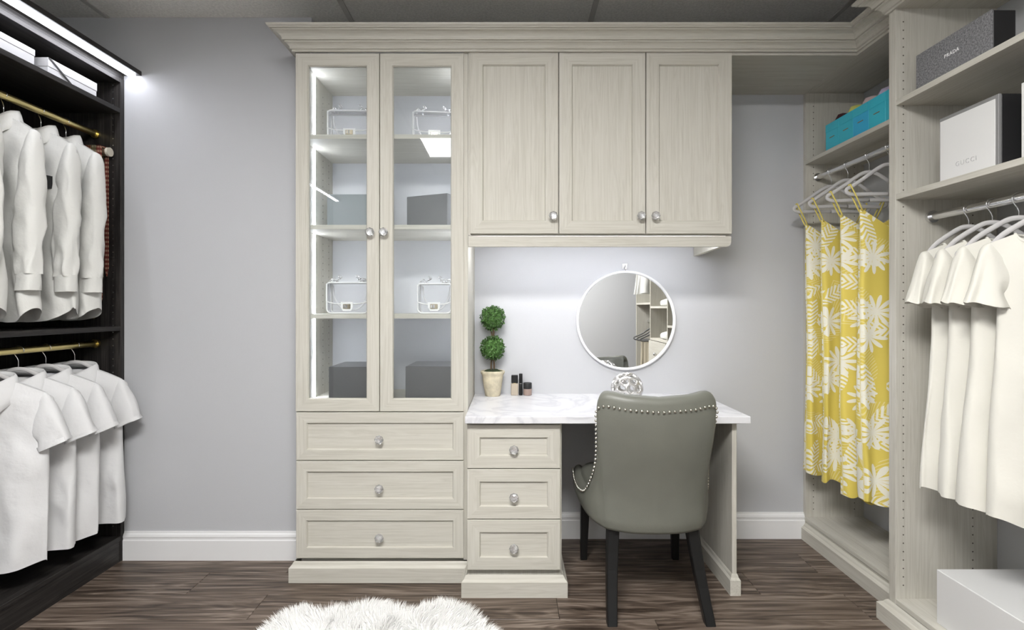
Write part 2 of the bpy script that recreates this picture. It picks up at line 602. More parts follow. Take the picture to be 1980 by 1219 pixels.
floor = struct(MB().box(XL, XR, YR, YB, -0.06, -0.009).build('floor', SUBFLOOR), 'dark brown wood plank floor')
PW, PL = 0.182, 1.22
plank_mesh = MB().box(0.0008, PL - 0.0008, 0.0008, PW - 0.0008, -0.01, 0.0, 0.0012).build('plank', FLOOR, floor)
first = True
r = 0
y = YR
while y < YB - 0.01:
    x = XL - random.choice((0.0, 0.35, 0.61, 0.85, 1.05))
    while x < XR - 0.02:
        a, b = max(x, XL), min(x + PL, XR)
        yy = min(y + PW, YB)
        if a == x and b == x + PL and yy == y + PW:
            if first:
                plank_mesh.location = (x, y, 0)
                first = False
            else:
                share(plank_mesh, 'plank', (x, y, 0), floor)
        elif b - a > 0.01:
            p = MB().box(0.0008, b - a - 0.0008, 0.0008, yy - y - 0.0008, -0.01, 0.0, 0.0012).build('plank', FLOOR, floor)
            p.location = (a, y, 0)
        x += PL
    y += PW

ceil = struct(MB().box(XL, XR, YR, YB, ZC + 0.012, ZC + 0.06).build('ceiling', TILE), 'pale speckled tile ceiling')
GX = [XL, -1.95, -0.78, 0.39, 1.56, XR]
GY = [YR, -0.81, -0.20, 0.41, 1.02, 1.63, 2.24, YB]
LIGHTS = {(2, 2)}          # the panel that the right glass door reflects
tile0 = None
for i in range(5):
    for j in range(7):
        if (i, j) in LIGHTS:
            continue
        a, b, c, d = GX[i], GX[i + 1], GY[j], GY[j + 1]
        full = i in (1, 2, 3) and j in (1, 2, 3, 4, 5)
        if full and tile0:
            share(tile0, 'ceiling_tile', (a, c, ZC), ceil)
            continue
        t = MB().box(0.01, b - a - 0.01, 0.01, d - c - 0.01, 0.0, 0.012, 0.003).build('ceiling_tile', TILE, ceil)
        t.location = (a, c, ZC)
        if full:
            tile0 = t
for gx in GX[1:-1]:
    MB().box(gx - 0.012, gx + 0.012, YR, YB, ZC - 0.004, ZC + 0.002).build('grid_bar', TBAR, ceil)
for gy in GY[1:-1]:
    MB().box(XL, XR, gy - 0.012, gy + 0.012, ZC - 0.0035, ZC + 0.002).build('grid_bar', TBAR, ceil)
for k, (i, j) in enumerate(sorted(LIGHTS)):
    a, b, c, d = GX[i] + 0.013, GX[i + 1] - 0.013, GY[j] + 0.013, GY[j + 1] - 0.013
    t = thing('ceiling_light_offscreen', 'white rectangular ceiling light panel over the middle of the closet', 'ceiling light', ((a + b) / 2, (c + d) / 2, ZC))
    m = MB()
    for q in ((a, b, c, c + 0.02), (a, b, d - 0.02, d), (a, a + 0.02, c + 0.02, d - 0.02), (b - 0.02, b, c + 0.02, d - 0.02)):
        m.box(*q, ZC - 0.008, ZC + 0.012)
    m.build('frame', WFRAME, t)
    MB().box(a + 0.02, b - 0.02, c + 0.02, d - 0.02, ZC - 0.004, ZC + 0.01).build('diffuser_offscreen', LAMP, t)

BBP = [(0, 0), (0.016, 0), (0.016, 0.095), (0.013, 0.10), (0.013, 0.108), (0.015, 0.112), (0.012, 0.122), (0.006, 0.130), (0.005, 0.136), (0, 0.136)]
struct(sweep([(-1.866, YJ), (XJ, YJ)], BBP).build('baseboard_back_left', WHITE_TRIM))
struct(sweep([(0.22, YB), (1.548, YB)], BBP).build('baseboard_back', WHITE_TRIM))
struct(sweep([(XR, YR), (XL, YR)], BBP).build('baseboard_rear', WHITE_TRIM))

# crown mouldings
CP = [(0, 2.352), (0.009, 2.352), (0.009, 2.360), (0.015, 2.361), (0.017, 2.364), (0.015, 2.367), (0.018, 2.374), (0.024, 2.380), (0.032, 2.384), (0.032, 2.390), (0.040, 2.390), (0.041, 2.393),
      (0.040, 2.396), (0.043, 2.404), (0.049, 2.411), (0.058, 2.416), (0.066, 2.418), (0.070, 2.419), (0.070, 2.424), (0.078, 2.424), (0.079, 2.427), (0.084, 2.429), (0.088, 2.432), (0.089, 2.4385), (0, 2.4385)]
struct(sweep([(-0.962, YJ - 0.002), (-0.962, 2.352), (1.541, 2.352), (1.541, 2.0475)], CP).build('trim_1', CRX), 'pale wood crown moulding over the desk cabinets')
CP2 = [(o, z) for o, z in CP]
struct(sweep([(1.541, 2.0475), (1.4626, 2.0475), (1.4626, -0.6)], CP2).build('trim_2', CRY), 'pale wood crown moulding over the open wardrobe')

# ------------------------------------------------------------------ cabinetry helpers
def knob_mesh():
    m = MB()
    # axis along -y ; lathe around z then swap
    def lz(prof, n, mi):
        rs = [[(r_ * math.cos(2 * PI * i / n + (k % 2) * PI / n * (mi == 1)), -d, r_ * math.sin(2 * PI * i / n + (k % 2) * PI / n * (mi == 1))) for i in range(n)] for k, (r_, d) in enumerate(prof)]
        m.rings(rs, True, mi)
    lz([(0.011, 0.0), (0.011, 0.003), (0.006, 0.005), (0.006, 0.012), (0.009, 0.014)], 12, 0)
    lz([(0.008, 0.013), (0.017, 0.018), (0.0205, 0.026), (0.016, 0.034), (0.009, 0.038)], 8, 1)
    return m
KNOB = None
def knob(parent, x, y, z):
    global KNOB
    sh = ORIG[parent.name]
    loc = (x - sh[0], y - sh[1], z - sh[2])
    if KNOB is None:
        KNOB = knob_mesh().build('knob', [CHROME, CRYSTAL], parent, shift=(0, 0, 0))
        KNOB.location = loc
    else:
        share(KNOB, 'knob', loc, parent)

def front(parent, name, x0, x1, z0, z1, yf, fw=0.058, t=0.02, glass=False, kn=None, horiz=False):
    """five-piece mitred cabinet front: stiles, rails, panel or pane"""
    lip = 0.004
    def trap(a, b, c, d):
        return [a, b, c, d]
    ix0, ix1, iz0, iz1 = x0 + fw, x1 - fw, z0 + fw, z1 - fw
    py = yf + 0.010
    pm = MB().box(ix0 - 0.006, ix1 + 0.006, py, py + 0.005, iz0 - 0.006, iz1 + 0.006)
    d = pm.build(name, GLASS if glass else (WX if horiz else WZ), parent)
    def piece(nm, o1, o2, i2, i1, mat):
        m = MB()
        # outer edge o1-o2, inner edge i1-i2, sloping lip on the inner edge
        vs = []
        c = 0.0015
        cx, cz = (x0 + x1) / 2, (z0 + z1) / 2
        def toward(p, q, k):
            l = math.hypot(q[0] - p[0], q[1] - p[1])
            return (p[0] + (q[0] - p[0]) / l * k, p[1] + (q[1] - p[1]) / l * k)
        oo1, oo2 = toward(o1, i1, c * 1.4), toward(o2, i2, c * 1.4)
        ii1, ii2 = toward(i1, o1, lip * 1.4), toward(i2, o2, lip * 1.4)
        ring = lambda p1, p1f, q1f, q1: [(p1[0], yf + t, p1[1]), (p1[0], yf + c, p1[1]), (p1f[0], yf, p1f[1]), (q1f[0], yf, q1f[1]), (q1[0], yf + 0.006, q1[1]), (q1[0], yf + t, q1[1])]
        m.rings([ring(o1, oo1, ii1, i1), ring(o2, oo2, ii2, i2)], True)
        m.build(nm, mat, d)
    piece('stile', (x0, z0), (x0, z1), (ix0, iz1), (ix0, iz0), WZ)
    piece('stile', (x1, z0), (x1, z1), (ix1, iz1), (ix1, iz0), WZ)
    piece('rail', (x0, z0), (x1, z0), (ix1, iz0), (ix0, iz0), WX)
    piece('rail', (x0, z1), (x1, z1), (ix1, iz1), (ix0, iz1), WX)
    if kn:
        knob(d, kn[0], kn[2] if len(kn) > 2 else yf, kn[1])
    return d

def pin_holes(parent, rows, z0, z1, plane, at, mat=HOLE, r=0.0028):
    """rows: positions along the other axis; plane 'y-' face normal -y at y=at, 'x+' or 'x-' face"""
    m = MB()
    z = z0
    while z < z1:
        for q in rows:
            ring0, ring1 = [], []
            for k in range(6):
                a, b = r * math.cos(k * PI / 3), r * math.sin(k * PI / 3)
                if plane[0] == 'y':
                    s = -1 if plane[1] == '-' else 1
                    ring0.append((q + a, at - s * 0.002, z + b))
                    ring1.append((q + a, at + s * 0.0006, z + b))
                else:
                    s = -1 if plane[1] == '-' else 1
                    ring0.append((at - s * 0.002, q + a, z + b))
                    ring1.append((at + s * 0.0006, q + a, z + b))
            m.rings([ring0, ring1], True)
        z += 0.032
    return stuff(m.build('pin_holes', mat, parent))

BASEP = [(0, 0), (0.020, 0), (0.020, 0.064), (0.016, 0.068), (0.010, 0.074), (0.006, 0.083), (0.002, 0.088), (0, 0.088)]

# ------------------------------------------------------------------ glass-door tower
YF = 2.355
T = thing('display_cabinet', 'tall pale wood display cabinet with two glass doors above three drawers', 'cabinet', (-0.577, 2.57, 0))
tx0, tx1 = -0.962, -0.192
MB().box(tx0, tx0 + 0.02, YF + 0.021, YB, 0.088, 2.36, 0.001).build('side_panel', WZ, T)
MB().box(tx1 - 0.02, tx1, YF + 0.008, YB, 0.088, 2.36, 0.001).build('side_panel', WZ, T)
MB().box(tx0 + 0.02, tx1 - 0.02, YF + 0.021, YB, 2.335, 2.36).build('top_panel', WX, T)
MB().box(tx0 + 0.02, tx1 - 0.02, YF + 0.021, YB, 0.755, 0.785).build('deck', WX, T)
MB().box(tx0 + 0.021, tx1 - 0.021, YF + 0.024, YB - 0.01, 0.0, 0.754).build('drawer_carcass', WX, T)
for zt in (1.998, 1.590, 1.187):
    MB().box(tx0 + 0.02, tx1 - 0.02, 2.385, YB, zt - 0.02, zt, 0.001).build('shelf', WX, T)
cmp_ = [(0.785, 1.167), (1.187, 1.570), (1.590, 1.978), (1.998, 2.335)]
for a, b in cmp_:
    for xs, sg in ((tx0 + 0.02, 1), (tx1 - 0.02, -1)):
        s = MB().box(min(xs, xs + sg * 0.004), max(xs, xs + sg * 0.004), 2.527, 2.538, a, b).build('led_strip', LED, T)
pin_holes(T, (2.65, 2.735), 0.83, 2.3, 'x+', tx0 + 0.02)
front(T, 'glass_door', -0.9590, -0.5865, 0.7535, 2.350, YF, glass=True, kn=(-0.622, 1.550))
front(T, 'glass_door', -0.5830, -0.2105, 0.7535, 2.350, YF, glass=True, kn=(-0.562, 1.550))
for z0, z1 in ((0.5365, 0.7495), (0.3185, 0.5325), (0.1000, 0.3145)):
    front(T, 'drawer', -0.9570, -0.2105, z0, z1, YF, fw=0.050, kn=(-0.5838, (z0 + z1) / 2 - 0.012, YF + 0.010), horiz=True)
sweep([(tx0, YJ - 0.03), (tx0, YF), (tx1 - 0.003, YF)], BASEP).build('base_moulding', WX, T)

# ------------------------------------------------------------------ desk
YP = 2.235
D = thing('drawer_pedestal', 'pale wood pedestal with three small drawers under the marble worktop', 'drawers', (0.015, 2.5, 0))
px0, px1 = -0.187, 0.2165
MB().box(px0, px1, YP + 0.022, 2.775, 0.0, 0.732, 0.0015).build('carcass', WZ, D)
for z0, z1 in ((0.5370, 0.7200), (0.3230, 0.5330), (0.1070, 0.3190)):
    front(D, 'drawer', px0 + 0.002, px1 - 0.008, z0, z1, YP, fw=0.056, kn=(0.0125, (z0 + z1) / 2 - 0.010, YP + 0.010), horiz=True)
sweep([(px0 - 0.001, 2.33), (px0 - 0.001, YP), (px1 + 0.001, YP), (px1 + 0.001, 2.775)], BASEP[:]).build('base_moulding', WX, D)

E = thing('desk_end_panel', 'upright pale wood panel carrying the right end of the worktop', 'desk panel', (0.947, 2.5, 0))
MB().box(0.937, 0.957, 2.243, 2.775, 0.0, 0.733, 0.001).build('panel', WZ, E)
BP2 = [(o * 0.62, z) for o, z in BASEP]
sweep([(0.937, 2.775), (0.937, 2.243), (0.957, 2.243), (0.957, 2.775)], BP2).build('base_moulding', WY, E)
tag(MB().box(-0.191, 0.998, 2.200, 2.794, 0.733, 0.7625, 0.002).build('worktop', MARBLE, shift=(0, 0, 0)), 'white marble worktop with faint grey veins spanning the desk', 'worktop')

# ------------------------------------------------------------------ wall cabinet over the desk
U = thing('wall_cabinet', 'pale wood wall cabinet with three shaker doors and crystal knobs', 'cabinet', (0.4, 2.58, 1.48))
UX0, UX1 = -0.191, 0.984
MB().box(UX0, UX1 - 0.02, YF + 0.022, YB, 1.540, 2.36).build('carcass', WX, U)
m = MB()
m.prism_xz([(UX0 - 0.0, 2.36), (UX0, 1.54), (UX0 + 0.012, 1.54), (UX0 + 0.012, 2.36)], YF + 0.004, YF + 0.022)
m.build('filler_strip', WZ, U)
MB().add([(UX1 - 0.02, YF + 0.022, 1.499), (UX1, YF + 0.022, 1.499), (UX1, YB, 1.489), (UX1 - 0.02, YB, 1.489),
          (UX1 - 0.02, YF + 0.022, 2.36), (UX1, YF + 0.022, 2.36), (UX1, YB, 2.36), (UX1 - 0.02, YB, 2.36)],
         [(0, 1, 2, 3), (4, 5, 6, 7), (0, 1, 5, 4), (1, 2, 6, 5), (2, 3, 7, 6), (3, 0, 4, 7)]).build('end_panel', WZ, U)
for x0, x1, kx in ((-0.1830, 0.2105, 0.1865), (0.2145, 0.5985, 0.5755), (0.6025, 0.9840, 0.6385)):
    front(U, 'door', x0, x1, 1.546, 2.357, YF, fw=0.060, kn=(kx, 1.622))
val = [(UX0 + 0.0, 1.536), (UX0, 1.489)]
for k in range(7):
    a = -PI / 2 + k * PI / 12
    val.append((UX1 - 0.022 + 0.022 * math.cos(a), 1.511 + 0.022 * math.sin(a)))
val.append((UX1, 1.536))
MB().prism_xz(val, YF + 0.008, YF + 0.027).build('light_rail', WX, U)
MB().box(UX0 + 0.03, UX1 - 0.04, 2.44, 2.455, 1.531, 1.540).build('led_strip', LED_DESK, U)

# bridge shelf between wall cabinet and corner wardrobe
tag(MB().box(0.984, 1.541, 2.356, YB, 2.341, 2.3585, 0.001).build('bridge_panel', WX), 'flat pale wood soffit panel bridging wall cabinet and corner wardrobe', 'panel')

# ------------------------------------------------------------------ corner wardrobe (yellow dresses)
C = thing('corner_wardrobe', 'open pale wood corner wardrobe holding the yellow dresses', 'wardrobe', (1.69, 2.42, 0))
CX = 1.541
MB().box(CX + 0.003, XR, 2.773, YB, 0.0, 2.341, 0.001).build('side_panel', WZ, C)
MB().box(CX, XR, 2.0485, YB, 2.341, 2.3585, 0.001).build('top_panel', WY, C)
MB().box(CX + 0.001, XR, 2.0475, 2.773, 1.966, 1.986, 0.001).build('shelf', WY, C)
MB().box(CX + 0.001, XR, 2.0475, 2.773, 0.098, 0.118, 0.001).build('bottom_shelf', WY, C)
MB().box(CX + 0.006, CX + 0.022, 2.0475, 2.773, 0.0, 0.098).build('kick_board', WY, C)
sweep([(CX + 0.006, YB - 0.001), (CX + 0.006, 2.0475)], [(o * 1.1, z * 0.96) for o, z in BASEP]).build('base_moulding', WY, C)
RX, RZ = 1.602, 1.898
m = MB().tube([(RX, 2.050, RZ), (RX, 2.771, RZ)], 0.0135, 16)
m.tube([(RX, 2.760, RZ), (RX, 2.773, RZ)], 0.021, 16)
m.build('hanging_rod', CHROME, C, True, ang=40)
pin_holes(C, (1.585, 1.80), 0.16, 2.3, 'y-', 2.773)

# ------------------------------------------------------------------ open wardrobe on the right wall
N = thing('open_wardrobe', 'tall open pale wood wardrobe with boxes on shelves and ivory dresses', 'wardrobe', (1.65, 1.0, 0))
NX = 1.4626
MB().box(NX, XR, 2.012, 2.0475, 0.0, 2.3585, 0.001).build('side_panel', WZ, N)
for yp in (1.10, 0.61, 0.0, -0.62):
    MB().box(NX, XR, yp, yp + 0.02, 0.0, 2.3585, 0.001).build('side_panel', WZ, N)
secs = [(1.12, 2.012), (0.63, 1.10), (0.02, 0.61), (-0.60, 0.0)]
for k, (a, b) in enumerate(secs):
    MB().box(NX, XR, a, b, 2.355, 2.3585 + 0.0005, 0.0005).build('top_panel', WY, N)
    MB().box(NX, XR, a, b, 0.089, 0.109, 0.001).build('bottom_shelf', WY, N)
    MB().box(NX + 0.006, NX + 0.02, a, b, 0.0, 0.089).build('kick_board', WY, N)
for a, b, zt in ((1.12, 2.012, 2.006), (1.12, 2.012, 1.648), (0.63, 1.10, 1.9), (0.63, 1.10, 1.45), (0.63, 1.10, 1.05), (0.02, 0.61, 1.23), (0.02, 0.61, 1.75), (0.02, 0.61, 0.90), (-0.60, 0.0, 1.27)):
    MB().box(NX + 0.001, XR, a, b, zt - 0.021, zt, 0.001).build('shelf', WY, N)
NRX, NRZ = 1.596, 1.561
m = MB().tube([(NRX, 1.121, NRZ), (NRX, 2.010, NRZ)], 0.0145, 16)
m.tube([(NRX, 1.998, NRZ), (NRX, 2.0122, NRZ)], 0.023, 16)
m.build('hanging_rod', CHROME, N, True, ang=40)
MB().tube([(NRX, -0.6, 1.06), (NRX, 0.0, 1.06)], 0.0145, 12).build('hanging_rod', CHROME, N, True, ang=40)
MB().tube([(NRX, -0.6, 2.1), (NRX, 0.0, 2.1)], 0.0145, 12).build('hanging_rod', CHROME, N, True, ang=40)
for z0, z1 in ((0.12, 0.37), (0.38, 0.62), (0.63, 0.875)):
    d = MB().box(NX - 0.018, NX, 0.022, 0.608, z0, z1, 0.002).build('drawer', WY, N)
    k = MB().sphere((NX - 0.036, 0.315, (z0 + z1) / 2), 0.017, 10, 6).tube([(NX - 0.03, 0.315, (z0 + z1) / 2), (NX - 0.016, 0.315, (z0 + z1) / 2)], 0.006, 8).build('knob', CHROME, d, True)
sweep([(1.50, 2.0475), (NX + 0.002, 2.0475), (NX + 0.002, -0.62)], [(o * 1.5, z * 0.99) for o, z in BASEP]).build('base_moulding', WY, N)
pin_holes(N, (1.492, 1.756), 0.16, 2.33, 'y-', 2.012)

# ------------------------------------------------------------------ dark wardrobe on the left wall
K = thing('dark_wardrobe', 'black-brown wood wardrobe with gold rods and white shirts', 'wardrobe', (-2.06, 1.0, 0))
KX = -1.868
for yp in (2.533, 1.20, 0.20, -0.83):
    MB().box(XL, KX, yp, yp + 0.0235, 0.0, 2.316, 0.001).build('side_panel', DZ, K)
for a, b in ((1.2235, 2.533), (0.2235, 1.20), (-0.8065, 0.20)):
    for zt, th in ((2.170, 0.022), (1.128, 0.022), (0.122, 0.022), (2.316, 0.022)):
        MB().box(XL, KX - 0.001, a, b, zt - th, zt, 0.0015).build('shelf', DY, K)
    MB().box(XL, XL + 0.006, a, b, 0.122, 2.30).build('back_panel', DZ, K)
    MB().box(KX - 0.02, KX - 0.004, a, b, 0.0, 0.10).build('kick_board', DY, K)
MB().box(KX - 0.02, KX + 0.084, -0.83, YJ - 0.001, 2.336, 2.358, 0.0015).build('light_board', DY, K)
MB().box(KX - 0.12, KX - 0.002, -0.83, YJ - 0.001, 2.316, 2.336).build('top_rail', DY, K)
MB().box(KX + 0.032, KX + 0.062, -0.81, YJ - 0.012, 2.328, 2.336).build('led_strip', LED_DARK, K)
KRX = -1.985
for rz in (2.046, 1.044):
    for a, b in ((1.2235, 2.533),):
        m = MB().tube([(KRX, a, rz), (KRX, b, rz)], 0.0145, 16)
        m.tube([(KRX, b - 0.012, rz), (KRX, b, rz)], 0.021, 16)
        m.build('hanging_rod', GOLD, K, True, ang=40)
pin_holes(K, (-1.905,), 0.17, 2.29, 'y-', 2.533, PIN, 0.003)
rack = MB().tube([(-2.06, 2.50, 1.952), (-1.905, 2.50, 1.952)], 0.019, 14).build('tie_rack', RACK, K, True, ang=40)
MB().tube([(-1.905, 2.50, 1.952), (-1.893, 2.50, 1.952)], 0.021, 14).build('end_cap', TWEED_CAP, rack, True, ang=40)
MB().box(-2.0, -1.95, 2.515, 2.5335, 1.942, 1.962).build('bracket', RACK, rack)

# ------------------------------------------------------------------ hangers and garments
def hanger(label, loc, group, mat=VELVET, hw=0.195, rz=0.0, drop=0.075):
    """origin at the centre of the rod"""
    t = local_thing('clothes_hanger', label, 'hanger', loc, group, rz)
    R = 0.018
    pts = [(R * math.cos(a), 0, R * math.sin(a)) for a in [math.radians(-20 + 10 * k) for k in range(21)]]
    pts += [(-R * 0.85, 0, -0.012), (-0.004, 0, -0.030), (0, 0, -0.042), (0, 0, -drop)]
    MB().tube(pts, 0.0018, 6).build('hook', CHROME, t, True)
    z0 = -drop
    half = [(0.0, z0), (0.025, z0 - 0.004), (0.06, z0 - 0.024), (0.11, z0 - 0.060), (hw - 0.02, z0 - 0.096), (hw - 0.004, z0 - 0.104), (hw, z0 - 0.114), (hw - 0.008, z0 - 0.123), (hw - 0.03, z0 - 0.128), (0.08, z0 - 0.126), (0.0, z0 - 0.125)]
    half = catmull(half, 4)
    loop = [(-x, z) for x, z in reversed(half)][:-1] + half
    m = MB().tube([(x, 0, z) for x, z in loop], 0.0085, 8, flat=0.45)
    m.build('frame', mat, t, True)
    return t

def body_mesh(w, zt, zb, hd, seed, amp, k1=18, k2=31, rows=34, seg=80, neck=0.07, neck_drop=0.06, open_d=0.03, wr=0.004, back_drop=0.012, xoff=0.0, squash=0.85):
    """w(v) half width, zt(xr) top height, zb(xr) hem height, hd(v) half depth, amp(v) fold depth"""
    mb = MB()
    mb.uv = []
    rs = []
    rng = random.Random(seed)
    p = [rng.uniform(0, 6.28) for _ in range(6)]
    for i in range(rows + 1):
        v = i / rows
        ring = []
        for j in range(seg):
            th = 2 * PI * j / seg
            c, s = math.cos(th), math.sin(th)
            xr = math.copysign(abs(c) ** squash, c)
            W = w(v)
            x = xr * W
            top = zt(xr)
            fr = s < 0
            ax = abs(xr * w(0))
            if ax < neck:
                q = 1 - (ax / neck) ** 2
                top -= (neck_drop if fr else back_drop) * math.sqrt(max(0, q))
            z = lerp(top, zb(xr), v)
            dep = hd(v) * abs(s) ** 0.75
            if ax < neck:
                dep += open_d * math.sqrt(max(0, 1 - (ax / neck) ** 2)) * max(0, 1 - v * 6)
            yv = -dep if fr else dep
            ph = p[0] if fr else p[1]
            A = amp(v)
            fold = A * (math.sin(k1 * x + ph + 0.9 * v) * 0.6 + math.sin(k2 * x + p[2] - 0.7 * v + (0 if fr else 2)) * 0.4)
            nz = noise.noise(Vector((x * 9 + seed * 3.1, z * 6, (0 if fr else 5) + seed))) * wr * min(1, v * 4)
            nz += noise.noise(Vector((x * 22 + seed, z * 14 + x * 9, (0 if fr else 5) + seed * 2))) * wr * 0.4 * min(1, v * 4)
            yv += (fold + nz * 2.2) * min(1, abs(s) * 2.5)
            x2 = x + A * 0.35 * math.sin(5 * v + p[3] + 2 * th) + noise.noise(Vector((seed, z * 4, c))) * wr * 1.2 * v
            zz = z + (A * 0.25 * math.sin(k1 * x + ph + 1) if v > 0.98 else 0)
            ring.append((x2 + xoff, yv, zz))
            mb.uv.append((x2 + (0.0 if fr else 0.73) + 0.25 * yv, zz))
        rs.append(ring)
    mb.rings(rs, False)
    return mb

def ellipse_tube(path, ab, seg=20, seed=0, wr=0.003, flare=None):
    """path in x,y,z; ab list of (in-plane radius, y radius)"""
    mb = MB()
    rs = []
    P = [Vector(p) for p in path]
    n = len(P)
    for i, p in enumerate(P):
        t = (P[min(i + 1, n - 1)] - P[max(i - 1, 0)]).normalized()
        s = Vector((t.z, 0, -t.x)).normalized()
        u = Vector((0, 1, 0))
        a, b = ab[i]
        ring = []
        for j in range(seg):
            th = 2 * PI * j / seg
            k = 1 + noise.noise(Vector((math.cos(th) * 1.4 + seed, math.sin(th) * 1.4, i * 0.25 + seed))) * wr * 60 * 0.4
            if flare:
                k += flare * (i / (n - 1)) ** 2 * math.sin(5 * th + seed)
            q = p + s * (a * k * math.cos(th)) + u * (b * k * math.sin(th))
            if flare and i == n - 1:
                q += t * (0.012 * math.sin(5 * th + 1 + seed))
            ring.append(q)
        rs.append(ring)
    mb.rings(rs, False)
    return mb

def sleeve_mesh(pairs, sg, z0, seg=24, seed=0, wr=0.004, flare=0.0, sub=5):
    """pairs of (outer x, outer z, inner x, inner z, half depth, y) relative to z0"""
    P = catmull(pairs, sub)
    n = len(P)
    rs = []
    for i, (ox, oz, ix, iz, b, y) in enumerate(P):
        f = i / (n - 1)
        c = Vector((sg * (ox + ix) / 2, y, z0 + (oz + iz) / 2))
        a = Vector((sg * (ox - ix) / 2, 0, (oz - iz) / 2))
        t = Vector((a.z, 0, -a.x)).normalized() * (1 if sg > 0 else -1)
        ring = []
        for j in range(seg):
            th = 2 * PI * j / seg
            k = 1 + f * 0.18 * noise.noise(Vector((math.cos(th) * 1.5 + seed, math.sin(th) * 1.5, i * 0.22 + seed)))
            cc, ss = math.cos(th), math.sin(th)
            q = c + a * (k * math.copysign(abs(cc) ** 0.65, cc)) + Vector((0, b * k * math.copysign(abs(ss) ** 0.7, ss), 0))
            q.y += wr * 1.8 * f * noise.noise(Vector((q.x * 20 + seed, q.z * 15, math.sin(th) * 2)))
            if flare:
                g = flare * f * f * math.sin(5 * th + seed)
                q.y += g * math.copysign(1, math.sin(th))
                q += t * (g * 0.5)
            ring.append(q)
        rs.append(ring)
    mb = MB()
    mb.rings(rs, False)
    return mb, P[-1]

def collar_mesh(rx, ry, z0, height, drop, seed=0, open_front=0.16, lean=0.0):
    """stand and fold-over leaf of a shirt collar; opening faces -y"""
    mb = MB()
    n = 26
    rs = []
    for i in range(n + 1):
        f = i / n
        a = lerp(-PI / 2 + open_front, 1.5 * PI - open_front, f)
        e = abs(2 * f - 1)                       # 1 at the front points
        cx, cy = math.cos(a), math.sin(a)
        fz = -0.028 * max(0, -cy) ** 2 + 0.012 * max(0, cy)
        d = drop * (1 + 0.75 * e ** 4)
        hh = height * (1 - 0.35 * e ** 4)
        prof = [(0.0, 0.0), (-0.001, hh * 0.6), (0.001, hh), (0.006, hh + 0.003), (0.012, hh * 0.75), (0.018, hh - d * 0.6), (0.022, hh - d), (0.0205, hh - d - 0.001), (0.014, hh - d * 0.4), (0.008, hh * 0.6), (0.002, hh * 0.3)]
        rs.append([((rx + o) * cx, (ry + o) * cy - (0.012 * e ** 4 if k in (5, 6, 7) else 0), z0 + fz + z) for k, (o, z) in enumerate(prof)])
    mb.rings(rs, True)
    return mb

def shoulder(hs, slope, neck):
    return lambda xr: -slope * max(0, (abs(xr) - neck) / (1 - neck)) ** 1.15

G_SH = 'white shirts on the upper gold rod'
G_PO = 'white polo shirts on the lower gold rod'

